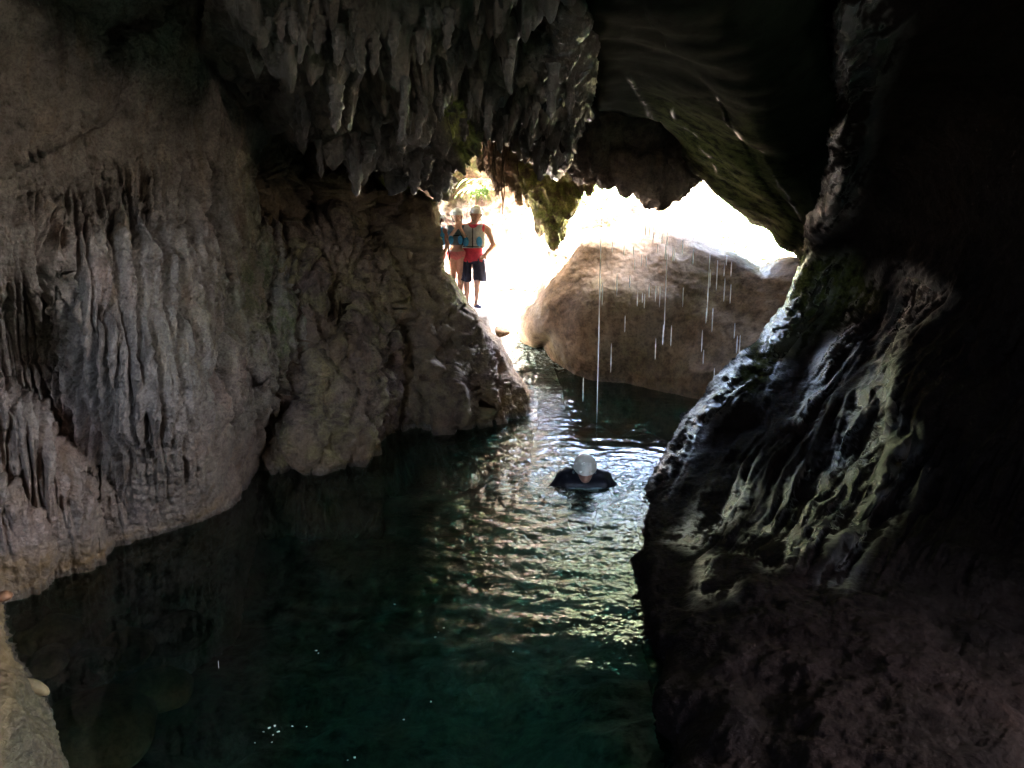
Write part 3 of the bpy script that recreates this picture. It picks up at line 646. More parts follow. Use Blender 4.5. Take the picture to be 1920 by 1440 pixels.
# ------------------------------------------------------------------ water, pool bed, shore
def water_mat():
    m, nt, b = new_mat('water_surface')
    L = nt.links
    out = nt.nodes['Material Output']
    nt.nodes.remove(b)
    tc = N_(nt, 'ShaderNodeTexCoord')
    n1 = N_(nt, 'ShaderNodeTexNoise', i_Scale=9.0, i_Detail=3.0, i_Roughness=0.55); L.new(tc.outputs['Object'], n1.inputs['Vector'])
    n2 = N_(nt, 'ShaderNodeTexNoise', i_Scale=28.0, i_Detail=2.0); L.new(tc.outputs['Object'], n2.inputs['Vector'])
    ch = N_(nt, 'ShaderNodeAttribute', attribute_name='chop')
    h = math_(nt, 'ADD', n1.outputs[0], math_(nt, 'MULTIPLY', n2.outputs[0], .3))
    h = math_(nt, 'MULTIPLY', h, ch.outputs['Fac'])
    bp = N_(nt, 'ShaderNodeBump', i_Strength=1.0, i_Distance=0.03); L.new(h, bp.inputs['Height'])
    fr = N_(nt, 'ShaderNodeFresnel', i_IOR=1.333); L.new(bp.outputs[0], fr.inputs['Normal'])
    gl = N_(nt, 'ShaderNodeBsdfGlossy', i_Roughness=0.03); L.new(bp.outputs[0], gl.inputs['Normal'])
    tr = N_(nt, 'ShaderNodeBsdfTransparent'); tr.inputs[0].default_value = (0.62, 0.80, 0.70, 1)
    df = N_(nt, 'ShaderNodeBsdfDiffuse'); df.inputs[0].default_value = (0.004, 0.022, 0.017, 1)
    fo = N_(nt, 'ShaderNodeAttribute', attribute_name='foam')
    te = N_(nt, 'ShaderNodeAttribute', attribute_name='teal')
    L.new(mixc(nt, te.outputs['Fac'], (0.003, 0.026, 0.018), (0.03, 0.22, 0.14)), df.inputs[0])
    fn = N_(nt, 'ShaderNodeTexNoise', i_Scale=16.0, i_Detail=8.0, i_Roughness=0.7); L.new(tc.outputs['Object'], fn.inputs['Vector'])
    ff = math_(nt, 'MULTIPLY', fo.outputs['Fac'], ramp(nt, fn.outputs[0], [(.45, (0,) * 3), (.62, (1,) * 3)]).outputs[0], True)
    body = N_(nt, 'ShaderNodeMixShader', i_Fac=0.35); L.new(tr.outputs[0], body.inputs[1]); L.new(df.outputs[0], body.inputs[2])
    mx = N_(nt, 'ShaderNodeMixShader'); L.new(fr.outputs[0], mx.inputs[0]); L.new(body.outputs[0], mx.inputs[1]); L.new(gl.outputs[0], mx.inputs[2])
    fd = N_(nt, 'ShaderNodeBsdfDiffuse'); fd.inputs[0].default_value = (0.5, 0.62, 0.58, 1); L.new(bp.outputs[0], fd.inputs['Normal'])
    mf = N_(nt, 'ShaderNodeMixShader'); L.new(ff, mf.inputs[0]); L.new(mx.outputs[0], mf.inputs[1]); L.new(fd.outputs[0], mf.inputs[2])
    L.new(mf.outputs[0], out.inputs['Surface'])
    return m
SW = at(1093, 905, wy(905))           # swimmer
def waterz(x, y):
    r = np.hypot(x - SW[0], (y - SW[1]))
    P = np.stack([x, y, 0 * x], -1)
    wob = .12 * pn(x * 1.6, y * 1.6, 0, 5)
    z = 0.006 * np.sin((r + wob) * 23) * np.exp(-np.maximum(0, r - .3) * .75) * sstep(.15, .5, r)
    z = z + 0.011 * sstep(3.2, 5.8, y) * sstep(-1.6, -.4, x) * (1 - .75 * sstep(7.9, 8.8, y) * sstep(.35, .9, x - .12 * (y - 9))) * fbm(np.stack([x, y * 1.7, 0 * x], -1), 4.5, 3, .6, 6) + .004 * fbm(P, 1.4, 3, .5, 7)
    z = z + .010 * sstep(-2.6, -.6, x) * sstep(3.2, 4.6, y) * pn(x * 2.2 + .4 * y, y * 5.0, 1.0, 9)
    rap = sstep(9.0, 11.5, y) * sstep(1.6, .6, x)
    z = z + rap * .03 * fbm(P, 3.2, 3, .6, 8)
    z = z + .55 * sstep(11.8, 15.5, y)
    return z
xs = np.concatenate([np.arange(-7, -3, .1), np.arange(-3, 2.4, .022), np.arange(2.4, 7, .1)])
ys = np.concatenate([np.arange(-3, 3, .08), np.arange(3, 13, .022), np.arange(13, 20, .06), np.arange(20, 40, .8)])
X, Y = np.meshgrid(xs, ys)
Z = waterz(X, Y)
n, m_ = X.shape
idx = np.arange(n * m_).reshape(n, m_)
A = np.stack([idx[:-1, :-1], idx[:-1, 1:], idx[1:, 1:], idx[1:, :-1]], -1).reshape(-1, 4)
chop = .08 + .75 * sstep(3.2, 6.0, Y) * sstep(-1.3, -.3, X + .12 * (Y - 4)) + .6 * sstep(9, 11, Y) * sstep(1.6, .4, X)
calm = sstep(7.9, 8.8, Y) * sstep(.35, .9, X - .12 * (Y - 9))
chop = chop * (1 - .8 * calm)
chop = chop * (1 - .9 * sstep(-.9, -1.6, X) * sstep(9, 8, Y))
rr = np.hypot(X - SW[0], Y - SW[1])
foam = .75 * np.exp(-((rr - .45) / .4) ** 2) + .9 * sstep(SW[0] + .1, SW[0] + .5, X) * np.exp(-((Y - SW[1] + .12) / .18) ** 2) + .25 * sstep(9.5, 11, Y) * sstep(.9, .2, X) + .9 * sstep(12.3, 13.5, Y)
me = np_mesh('water', np.stack([X.ravel(), Y.ravel(), Z.ravel()], -1), A, dict(teal=np.clip(np.exp(-((X - SW[0] - .3) / .9) ** 2 - ((Y - SW[1] + .35) / .7) ** 2) + .7 * np.exp(-((X - SW[0] + .1) / 1.0) ** 2 - ((Y - 5.4) / 1.7) ** 2) * sstep(-.5, .5, fbm(np.stack([X, Y, 0 * X], -1), 1.1, 3, .5, 20)) + .35 * fbm(np.stack([X, Y, 0 * X], -1), 1.4, 3, .5, 19) * (rr < 2.5), 0, 1).ravel(), chop=chop.ravel(), foam=np.clip(foam, 0, 1).ravel()))
water = tag(link('water', me, water_mat()), 'dark green pool water rippling around the swimmer', kind='structure')

M['bed'] = rock_mat('pool_bed', (0.05, 0.07, 0.055), (0.075, 0.10, 0.075), (0.11, 0.12, 0.08), bump=.6, grain=12, dist=.03)
def bed(X, Y):
    P = np.stack([X, Y, 0 * X], -1)
    z = -2.0 + 1.2 * sstep(-1.0, -2.6, X - .25 * (4 - Y)) * sstep(6.0, 4.0, Y) + .5 * sstep(7.5, 5.0, Y) * sstep(-.4, 1, X)
    z = z + 1.2 * sstep(8.5, 12.0, Y) + .5 * (blobs(P, .9, 141) - .6) * .6 + .15 * fbm(P, 1.5, 3, .5, 142)
    q = .25 * pn(X * 1.3, Y * 1.3, 0, 4)
    ledge = sstep(.25, -.35, X + q - .10 * (Y - 13.5)) * sstep(11.9, 12.8, Y)
    z = z + sstep(13.5, 16.5, Y) * 1.7
    z = np.maximum(z, z * (1 - ledge) + ledge * (1.05 + .10 * fbm(P, 1.6, 4, .5, 9) * sstep(-.2, .3, np.hypot(X + .85, Y - 13.4) - .5)))
    return z
xs = np.concatenate([np.arange(-60, -8, 4), np.arange(-8, 8, .07), np.arange(8, 60, 4)]); ys = np.concatenate([np.arange(-10, 22, .07), np.arange(22, 68, 4)])
X, Y = np.meshgrid(xs, ys); Z = bed(X, Y)
Z = np.where(Y > 24, np.minimum(Z, .8), Z)
n, m_ = X.shape; idx = np.arange(n * m_).reshape(n, m_)
A = np.stack([idx[:-1, :-1], idx[:-1, 1:], idx[1:, 1:], idx[1:, :-1]], -1).reshape(-1, 4)
pale = sstep(11.4, 12.6, Y) * sstep(-.5, .2, Z + 0.4)
def ground_mat():
    m = M['bed']; nt = m.node_tree; b = nt.nodes['Principled BSDF']
    src = b.inputs['Base Color'].links[0].from_socket
    a = N_(nt, 'ShaderNodeAttribute', attribute_name='pale')
    n = N_(nt, 'ShaderNodeTexNoise', i_Scale=3.0, i_Detail=8.0)
    c = ramp(nt, n.outputs[0], [(.3, (.34, .31, .27)), (.7, (.62, .58, .52))])
    gr = N_(nt, 'ShaderNodeAttribute', attribute_name='grass'); c2 = mixc(nt, gr.outputs['Fac'], c.outputs[0], (.13, .17, .05))
    nt.links.new(mixc(nt, a.outputs['Fac'], src, c2), b.inputs['Base Color'])
    return m
o = tag(link('ground', np_mesh('ground', np.stack([X.ravel(), Y.ravel(), Z.ravel()], -1), A, dict(pale=pale.ravel(), grass=(sstep(16.5, 18.5, Y + .8 * pn(X * .6, Y * .6, 0, 21))).ravel())), ground_mat()), 'stony bed of the pool rising to the shore', kind='structure')
# ------------------------------------------------------------------ people
def surface_nets(f, origin, h):
    """closed quad mesh of f = 0 (f < 0 inside)"""
    s = f < 0
    nx, ny, nz = f.shape
    cnt = np.zeros((nx - 1, ny - 1, nz - 1)); acc = np.zeros((nx - 1, ny - 1, nz - 1, 3))
    offs = [(i, j, k) for i in (0, 1) for j in (0, 1) for k in (0, 1)]
    sl = lambda o: tuple(slice(o[a], f.shape[a] - 1 + o[a]) for a in range(3))
    for a in offs:
        for ax in range(3):
            if a[ax] == 0:
                b = tuple(a[i] + (i == ax) for i in range(3))
                fa, fb = f[sl(a)], f[sl(b)]
                m = (fa < 0) != (fb < 0)
                t = np.where(m, fa / np.where(m, fa - fb, 1), 0)
                cnt += m
                for i in range(3): acc[..., i] += m * (a[i] + (t if i == ax else 0))
    act = cnt > 0
    idx = np.full(act.shape, -1); idx[act] = np.arange(act.sum())
    cell = np.argwhere(act)
    V = origin + h * (cell + acc[act] / cnt[act][:, None])
    Q = []
    for ax in range(3):
        b, c = (ax + 1) % 3, (ax + 2) % 3
        s0 = [slice(None)] * 3; s1 = [slice(None)] * 3
        s0[ax] = slice(0, -1); s1[ax] = slice(1, None)
        m = s[tuple(s0)] != s[tuple(s1)]
        g = np.argwhere(m)
        g = g[(g[:, b] > 0) & (g[:, c] > 0) & (g[:, b] < f.shape[b] - 1) & (g[:, c] < f.shape[c] - 1)]
        eb = np.eye(3, dtype=int)[b]; ec = np.eye(3, dtype=int)[c]
        q = np.stack([idx[tuple((g - eb - ec).T)], idx[tuple((g - ec).T)], idx[tuple(g.T)], idx[tuple((g - eb).T)]], -1)
        ins = s[tuple(g.T)]
        q[~ins] = q[~ins][:, ::-1]
        Q.append(q)
    return V, np.concatenate(Q)
class Field:
    def __init__(s, lo, hi, h):
        s.h = h; s.lo = np.array(lo, float); n = np.ceil((np.array(hi) - s.lo) / h).astype(int) + 1
        s.f = np.full(tuple(n), .2)
        s.ax = [s.lo[i] + h * np.arange(n[i]) for i in range(3)]
    def sub(s, lo, hi):
        i0 = [max(0, int((lo[k] - s.lo[k]) / s.h)) for k in range(3)]; i1 = [min(len(s.ax[k]), int((hi[k] - s.lo[k]) / s.h) + 2) for k in range(3)]
        S = tuple(slice(a, b) for a, b in zip(i0, i1))
        return S, np.meshgrid(*[s.ax[k][S[k]] for k in range(3)], indexing='ij')
    def add(s, S, d, k):
        a = s.f[S]
        h_ = np.clip(.5 + .5 * (a - d) / k, 0, 1)
        s.f[S] = a * (1 - h_) + d * h_ - k * h_ * (1 - h_)
    def cap(s, a, b, ra, rb, k=.02, flat=1.0):
        a = np.array(a, float); b = np.array(b, float); r = max(ra, rb) + k + .03
        S, G = s.sub(np.minimum(a, b) - r, np.maximum(a, b) + r)
        if min(x.size for x in G) == 0: return
        d = b - a; L = (d * d).sum() + 1e-9
        p = [G[i] - a[i] for i in range(3)]
        t = np.clip((p[0] * d[0] + p[1] * d[1] + p[2] * d[2]) / L, 0, 1)
        q = [p[i] - t * d[i] for i in range(3)]
        dist = np.sqrt(q[0] ** 2 + (q[1] * flat) ** 2 + q[2] ** 2) - (ra + (rb - ra) * t)
        s.add(S, dist, k)
    def ell(s, c, r, k=.02):
        c = np.array(c, float); r = np.array(r, float)
        S, G = s.sub(c - r - k - .03, c + r + k + .03)
        q = [(G[i] - c[i]) / r[i] for i in range(3)]
        n = np.sqrt(q[0] ** 2 + q[1] ** 2 + q[2] ** 2) + 1e-9
        s.add(S, (n - 1) * r.min(), k)
def plain(name, col, rough=.6, noise=.15, scale=30, spec=.4, bump=.2):
    m, nt, b = new_mat(name)
    tc = N_(nt, 'ShaderNodeTexCoord'); n = N_(nt, 'ShaderNodeTexNoise', i_Scale=scale, i_Detail=4.0); nt.links.new(tc.outputs['Object'], n.inputs['Vector'])
    r = ramp(nt, n.outputs[0], [(.3, tuple(c * (1 - noise) for c in col)), (.7, tuple(min(1, c * (1 + noise)) for c in col))])
    nt.links.new(r.outputs[0], b.inputs['Base Color']); b.inputs['Roughness'].default_value = rough; b.inputs['Specular IOR Level'].default_value = spec
    bp = N_(nt, 'ShaderNodeBump', i_Strength=bump, i_Distance=.01); nt.links.new(n.outputs[0], bp.inputs['Height']); nt.links.new(bp.outputs[0], b.inputs['Normal'])
    return m
skin = plain('skin', (.50, .27, .19), .55, .08)
skin2 = plain('skin_fair', (.66, .42, .32), .55, .08)
m_helmet = plain('helmet_shell', (.62, .64, .55), .3, .05)
m_helmet_pale = plain('helmet_shell_pale', (.85, .83, .74), .3, .04)
m_strap = plain('black_webbing', (.02, .02, .022), .7)
m_vest = plain('grey_vest_fabric', (.14, .19, .21), .7, .25)
m_vest_light = plain('light_vest_panel', (.42, .45, .45), .7, .15)
m_blue = plain('blue_vest_panel', (.05, .32, .65), .6, .2)
m_red = plain('red_shirt', (.62, .05, .09), .8, .15)
m_navy = plain('navy_shorts', (.03, .035, .07), .8, .2)
m_pink = plain('pink_bikini', (.75, .25, .26), .7)
m_wet = plain('dark_wetsuit', (.008, .010, .018), .35, .3)
m_hair = plain('dark_hair', (.03, .02, .015), .6)
m_eye = plain('eye', (.03, .02, .02), .2)
def hand(F_, w, d, side, curl=.5, sc_=1.0):
    """palm and five fingers from wrist w along direction d"""
    w = np.array(w, float); d = np.array(d, float); d /= np.linalg.norm(d)
    up = np.array([0, -1, 0.]) if abs(d[1]) < .8 else np.array([0, 0, 1.])
    s = np.cross(d, up); s /= np.linalg.norm(s); n = np.cross(s, d)
    p = w + d * .05 * sc_
    F_.cap(w, p, .024 * sc_, .026 * sc_, .012); F_.cap(p - s * .022 * sc_, p + s * .022 * sc_, .018 * sc_, .018 * sc_, .012)
    for i, L in enumerate((.062, .075, .07, .055)):
        a = p + s * (i - 1.5) * .019 * sc_ + d * .025 * sc_
        m = a + d * L * .5 * sc_ + n * curl * .01; e = m + (d * (1 - curl * .8) + n * curl) * L * .5 * sc_
        F_.cap(a, m, .0095 * sc_, .009 * sc_, .004); F_.cap(m, e, .009 * sc_, .0075 * sc_, .004)
    t = p - s * side * .03 * sc_ - d * .02 * sc_; m = t + (-s * side * .8 + d * .6) * .03 * sc_
    F_.cap(t, m, .012 * sc_, .010 * sc_, .006); F_.cap(m, m + (d * .9 - s * side * .2) * .026 * sc_, .010 * sc_, .008 * sc_, .004)
def head(F_, c, r=1.0, face=(0, -1)):
    x, y, z = c; fx, fy = face; sx, sy = -fy, fx
    F_.ell((x, y, z + .02), (.078 * r, .095 * r, .105 * r), .02)
    F_.ell((x + fx * .03, y + fy * .03, z - .045), (.058 * r, .062 * r, .07 * r), .025)
    F_.cap((x + fx * .085, y + fy * .085, z + .01), (x + fx * .106, y + fy * .106, z - .022), .009, .015, .012)     # nose
    F_.cap((x + fx * .075 + sx * .03, y + fy * .075 + sy * .03, z + .03), (x + fx * .075 - sx * .03, y + fy * .075 - sy * .03, z + .03), .014, .014, .012)   # brow
    F_.cap((x + fx * .082 + sx * .018, y + fy * .082 + sy * .018, z - .055), (x + fx * .082 - sx * .018, y + fy * .082 - sy * .018, z - .055), .009, .009, .01)  # lips
    F_.ell((x + fx * .07, y + fy * .07, z - .092), (.022, .022, .018), .015)
    for s in (-1, 1): F_.ell((x + s * sx * .08, y + s * sy * .08, z - .005), (.014, .022, .032), .008)
def to_obj(name, F_, mat, parent=None, f=None):
    V, Q = surface_nets(F_.f if f is None else f, F_.lo, F_.h)
    return link(name, np_mesh(name, V, Q), mat, parent)
def helmet(parent, c, r, mat, tilt=0.0, yaw=0.0):
    Fh = Field((-.17, -.19, -.13), (.17, .19, .18), .006)
    G = np.meshgrid(*Fh.ax, indexing='ij')
    e = lambda a, b, c_: (np.sqrt((G[0] / a) ** 2 + (G[1] / b) ** 2 + (G[2] / c_) ** 2) - 1) * min(a, b, c_)
    d = np.maximum(e(.118, .138, .13), -e(.098, .118, .11))
    low = -.005 + .0 * G[0] - .035 * sstep(-.02, .08, G[1]) - .05 * np.exp(-((G[1] - .03) / .05) ** 2)
    Fh.f = np.maximum(d, low - G[2])
    for a in range(3):                                  # vents
        for sx in (-1, 1):
            cx, cy, cz = ((sx * .045, -.125, .035), (sx * .03, -.075, .10), (sx * .095, -.02, .07))[a]
            v_ = np.sqrt(((G[0] - cx) / 1.8) ** 2 + (G[1] - cy) ** 2 / 4 + ((G[2] - cz)) ** 2) - .0085
            Fh.f = np.maximum(Fh.f, -v_)
    o = to_obj('helmet', Fh, mat, parent)
    o.location = c; o.scale = (r, r, r); o.rotation_euler = (tilt, 0, yaw)
    Fi = Field((-.15, -.16, -.13), (.15, .16, .16), .008); Fi.ell((0, 0, -.005), (.100, .120, .112), .01)
    G = np.meshgrid(*Fi.ax, indexing='ij')
    li = to_obj('liner', Fi, m_strap, o, np.maximum(Fi.f, -.002 - G[2]))
    st = Field((-.15, -.15, -.2), (.15, .15, .06), .007)
    for s in (-1, 1):
        st.cap((s * .098, -.04, .0), (s * .07, -.055, -.115), .008, .008, .004); st.cap((s * .10, .04, .0), (s * .085, -.02, -.06), .007, .007, .004)
    st.cap((-.07, -.055, -.115), (0, -.06, -.14), .008, .008, .004); st.cap((.07, -.055, -.115), (0, -.06, -.14), .008, .008, .004)
    to_obj('chin_strap', st, m_strap, o)
    return o
def eyes(parent, c, face=(0, -1)):
    fx, fy = face; sx, sy = -fy, fx
    for s in (-1, 1):
        e = Field((-.02, -.02, -.02), (.02, .02, .02), .004); e.ell((0, 0, 0), (.011, .008, .006), .002)
        o = to_obj('eye', e, m_eye, parent); o.location = (c[0] + fx * .086 + s * sx * .03, c[1] + fy * .086 + s * sy * .03, c[2] + .005)
def band(F_, lo, hi, grow, cut=None):
    """a garment: the body field grown a little and cut off at clean hems"""
    G = np.meshgrid(*F_.ax, indexing='ij')
    d = F_.f - grow
    d = np.maximum(d, np.maximum(lo(G) - G[2], G[2] - hi(G)))
    if cut is not None: d = np.maximum(d, cut(G))
    return d
def person(loc, label, group=None):
    r = bpy.data.objects.new('person', None); COL.objects.link(r); r.location = loc
    tag(r, label, 'person'); return r

# -- man in a red shirt, hand on his hip
ML = at(887, 577, 13.5)
man = person(ML, 'man in red shirt, navy shorts, grey and blue life vest, hand on hip')
H = .0115
lo_, hi_ = (-.42, -.3, -.02), (.48, .3, 1.78)
T = Field(lo_, hi_, H)                      # trunk and upper legs, also the base of the clothes
T.cap((0, 0, .90), (.01, 0, 1.10), .145, .135, .06, 1.25); T.cap((.01, 0, 1.10), (.01, .01, 1.30), .14, .150, .06, 1.25)
T.cap((-.13, .01, 1.375), (.15, .01, 1.375), .062, .062, .06); T.cap((-.06, 0, .82), (.06, 0, .82), .12, .12, .05)
A = Field(lo_, hi_, H); A.f = T.f.copy()
for s, hx, kx, fx_ in ((-1, -.085, -.105, -.11), (1, .085, .075, .06)):
    A.cap((hx, 0, .88), (kx, -.02, .48), .092, .062, .03); A.cap((kx, -.02, .48), (fx_, .03, .10), .058, .038, .02); A.cap((kx, .02, .38), (kx, .025, .30), .055, .05, .02)
    A.cap((fx_, .03, .10), (fx_ + .01 * s, -.02, .04), .042, .04, .02)
A.cap((.0, .01, 1.38), (.05, -.01, 1.50), .058, .055, .03)
HD = (.07, -.02, 1.575); head(A, HD, 1.0)
A.cap((.18, .01, 1.38), (.27, .02, 1.33), .065, .062, .03); A.cap((.26, .02, 1.34), (.36, .03, 1.08), .060, .045, .02); A.cap((.36, .03, 1.08), (.235, -.09, .93), .044, .030, .02)
hand(A, (.235, -.09, .93), (-.6, -.1, -.55), 1, .5)
A.cap((-.17, .02, 1.38), (-.25, .06, 1.36), .062, .058, .03); A.cap((-.25, .06, 1.36), (-.38, .12, 1.28), .055, .045, .02)
to_obj('body', A, skin2, man)
for s, fx_ in ((-1, -.11), (1, .06)):
    Fs = Field((-.1, -.2, -.03), (.1, .12, .16), .008); Fs.ell((0, -.05, .028), (.050, .13, .036), .02); Fs.cap((0, .03, .04), (0, .03, .085), .052, .048, .02)
    G = np.meshgrid(*Fs.ax, indexing='ij'); o = to_obj('shoe', Fs, m_navy, man, np.maximum(Fs.f, -G[2])); o.location = (fx_ + .01 * s, 0, 0); o.rotation_euler = (0, 0, .45 if s > 0 else -.2)
S2 = Field(lo_, hi_, H); S2.f = T.f.copy()
for s in (-1, 1): S2.cap((s * .085, 0, .9), (s * .115, -.01, .47), .10, .115, .04)
GG = np.meshgrid(*S2.ax, indexing='ij')
fold = .006 * np.sin(GG[0] * 70 + GG[2] * 12) + .004 * np.sin(GG[0] * 130 - GG[2] * 9 + GG[1] * 60)
S2.f = S2.f + fold
to_obj('shorts', S2, m_navy, man, np.maximum(band(S2, lambda G: .47 + .02 * np.sin(G[0] * 20), lambda G: .86 + 0 * G[0], .012), np.where(GG[2] < .76, .03 * 0 + (.012 - np.abs(GG[0] + .005)), -1)))
T2 = Field(lo_, hi_, H); T2.f = T.f + .004 * np.sin(GG[0] * 60 + GG[2] * 40)
to_obj('shirt', T2, m_red, man, band(T2, lambda G: .80 + .012 * np.sin(G[0] * 25), lambda G: 1.43 + 0 * G[0], .024))
arm = lambda G: .095 - np.sqrt((np.abs(G[0]) - .265) ** 2 + (G[2] - 1.36) ** 2)
neckc = lambda G: .085 - np.sqrt((G[0] - .02) ** 2 + (G[2] - 1.45) ** 2)
vest = to_obj('life_vest', T, m_vest_light, man, band(T, lambda G: 1.03 + 0 * G[0], lambda G: 1.425 + 0 * G[0], .055, lambda G: np.maximum(arm(G), neckc(G))))
for s in (-1, 1):
    P_ = Field((-.1, -.05, -.12), (.1, .05, .12), .007); P_.ell((0, 0, 0), (.052, .03, .085), .01)
    o = to_obj('pocket', P_, m_blue, vest); o.location = (.01 + s * .115, -.165, 1.14)
def bar(name, pts, r, mat, parent):
    pts = np.array(pts, float); Fb = Field(pts.min(0) - .04, pts.max(0) + .04, min(.007, r * .7))
    for a, b in zip(pts[:-1], pts[1:]): Fb.cap(a, b, r, r, .004)
    return to_obj(name, Fb, mat, parent)
bar('zip', [(.012, -.185, 1.05), (.012, -.19, 1.2), (.015, -.17, 1.36)], .010, m_strap, vest)
for zz in (1.06,): bar('strap', [(-.15, -.13, zz), (-.08, -.185, zz), (.09, -.185, zz), (.17, -.13, zz)], .007, m_strap, vest)
helmet(man, (HD[0], HD[1] + .005, HD[2] + .035), .97, m_helmet)
eyes(man, HD)

# -- woman with clasped hands
WL = at(857, 569, 13.45)
woman = person(WL, 'woman in pink bikini bottom and dark life vest, hands clasped at her chin')
lo_, hi_ = (-.36, -.36, -.02), (.36, .28, 1.68)
T = Field(lo_, hi_, H)
T.cap((-.06, 0, .84), (.06, 0, .84), .105, .105, .05); T.cap((0, 0, .92), (0, 0, 1.04), .095, .092, .05, 1.2); T.cap((0, 0, 1.05), (0, .01, 1.22), .10, .115, .05, 1.2); T.cap((-.11, .01, 1.29), (.11, .01, 1.29), .048, .048, .05)
A = Field(lo_, hi_, H); A.f = T.f.copy()
for s in (-1, 1):
    A.cap((s * .08, 0, .82), (s * .065, -.01, .45), .088, .052, .03); A.cap((s * .065, -.01, .45), (s * .06, .03, .09), .05, .034, .02); A.cap((s * .065, .02, .36), (s * .065, .02, .28), .048, .044, .02)
    A.cap((s * .06, .03, .08), (s * .065, .0, .04), .036, .034, .02); A.ell((s * .068, -.05, .03), (.040, .11, .028), .02)
A.cap((0, .01, 1.30), (.01, -.01, 1.41), .048, .046, .03)
HW = (.02, -.03, 1.475); head(A, HW, .93)
A.cap((-.14, .01, 1.29), (-.17, -.05, 1.06), .048, .038, .02); A.cap((-.17, -.05, 1.05), (.03, -.19, 1.29), .038, .026, .02)
A.cap((.14, .01, 1.29), (.195, -.06, 1.07), .048, .038, .02); A.cap((.195, -.06, 1.06), (.085, -.19, 1.29), .038, .026, .02)
hand(A, (.03, -.19, 1.29), (.35, -.05, .9), -1, .3, .9); hand(A, (.09, -.19, 1.29), (-.1, -.05, .9), 1, .3, .9)
to_obj('body', A, skin2, woman)
to_obj('bikini_bottom', T, m_pink, woman, band(T, lambda G: .74 + .5 * np.abs(G[0]), lambda G: .885 + .15 * np.abs(G[0]), .012))
v2 = to_obj('life_vest', T, m_vest, woman, band(T, lambda G: 1.0 + 0 * G[0], lambda G: 1.335 + 0 * G[0], .045, lambda G: np.maximum(.085 - np.sqrt((np.abs(G[0]) - .215) ** 2 + (G[2] - 1.27) ** 2), .07 - np.sqrt(G[0] ** 2 + (G[2] - 1.36) ** 2))))
for s in (-1, 1):
    P_ = Field((-.08, -.05, -.1), (.08, .05, .1), .007); P_.ell((0, 0, 0), (.045, .025, .075), .01)
    o = to_obj('pocket', P_, m_blue, v2); o.location = (s * .08, -.135, 1.09)
bar('strap', [(-.13, -.08, 1.02), (-.12, -.10, .85), (-.115, -.10, .76)], .012, m_strap, v2)
bar('strap', [(-.12, -.09, 1.16), (0, -.15, 1.16), (.12, -.09, 1.16)], .009, m_strap, v2)
helmet(woman, (HW[0], HW[1] + .005, HW[2] + .03), .93, m_helmet)
eyes(woman, HW)
hb = Field((-.12, -.05, -.25), (.12, .15, .1), .009); hb.cap((.05, .05, .0), (.075, .05, -.14), .035, .02, .03); hb.cap((-.05, .06, .0), (-.06, .06, -.12), .03, .02, .03)
o = to_obj('hair', hb, m_hair, woman); o.location = (HW[0], HW[1], HW[2] - .02)

# -- third visitor, half hidden by the rock
TL = at(819, 562, 13.3)
third = person(TL, 'person in a pale helmet and bright blue life vest, half hidden behind the rock edge')
lo_, hi_ = (-.36, -.3, -.02), (.36, .28, 1.56)
T = Field(lo_, hi_, H)
T.cap((-.05, 0, .76), (.05, 0, .76), .10, .10, .05); T.cap((0, 0, .84), (0, 0, .96), .095, .09, .05, 1.2); T.cap((0, 0, .97), (0, .01, 1.12), .10, .11, .05, 1.2); T.cap((-.10, .01, 1.18), (.10, .01, 1.18), .046, .046, .05)
A = Field(lo_, hi_, H); A.f = T.f.copy()
for s in (-1, 1):
    A.cap((s * .07, 0, .75), (s * .065, -.01, .41), .08, .05, .03); A.cap((s * .065, -.01, .41), (s * .06, .02, .08), .046, .032, .02); A.ell((s * .065, -.05, .03), (.038, .10, .028), .02)
    A.cap((s * .14, .01, 1.18), (s * .20, .0, .93), .044, .034, .02); A.cap((s * .20, .0, .93), (s * .13, -.10, .76), .034, .024, .02); hand(A, (s * .13, -.10, .76), (-s * .5, -.1, -.5), s, .5, .85)
A.cap((0, .01, 1.19), (.03, -.01, 1.29), .045, .044, .03)
H3 = (.06, -.02, 1.345); head(A, H3, .9, (-.5, -.866)); to_obj('body', A, skin, third)
to_obj('shorts', T, m_pink, third, band(T, lambda G: .66 + 0 * G[0], lambda G: .86 + 0 * G[0], .02))
v3 = to_obj('life_vest', T, m_blue, third, band(T, lambda G: .92 + 0 * G[0], lambda G: 1.225 + 0 * G[0], .05, lambda G: np.maximum(.08 - np.sqrt((np.abs(G[0]) - .205) ** 2 + (G[2] - 1.17) ** 2), .07 - np.sqrt(G[0] ** 2 + (G[2] - 1.25) ** 2))))
bar('strap', [(-.12, -.10, 1.05), (0, -.155, 1.05), (.12, -.10, 1.05)], .010, m_strap, v3)
helmet(third, (H3[0], H3[1] + .005, H3[2] + .03), .93, m_helmet, 0, -.5)
eyes(third, H3, (-.5, -.866))

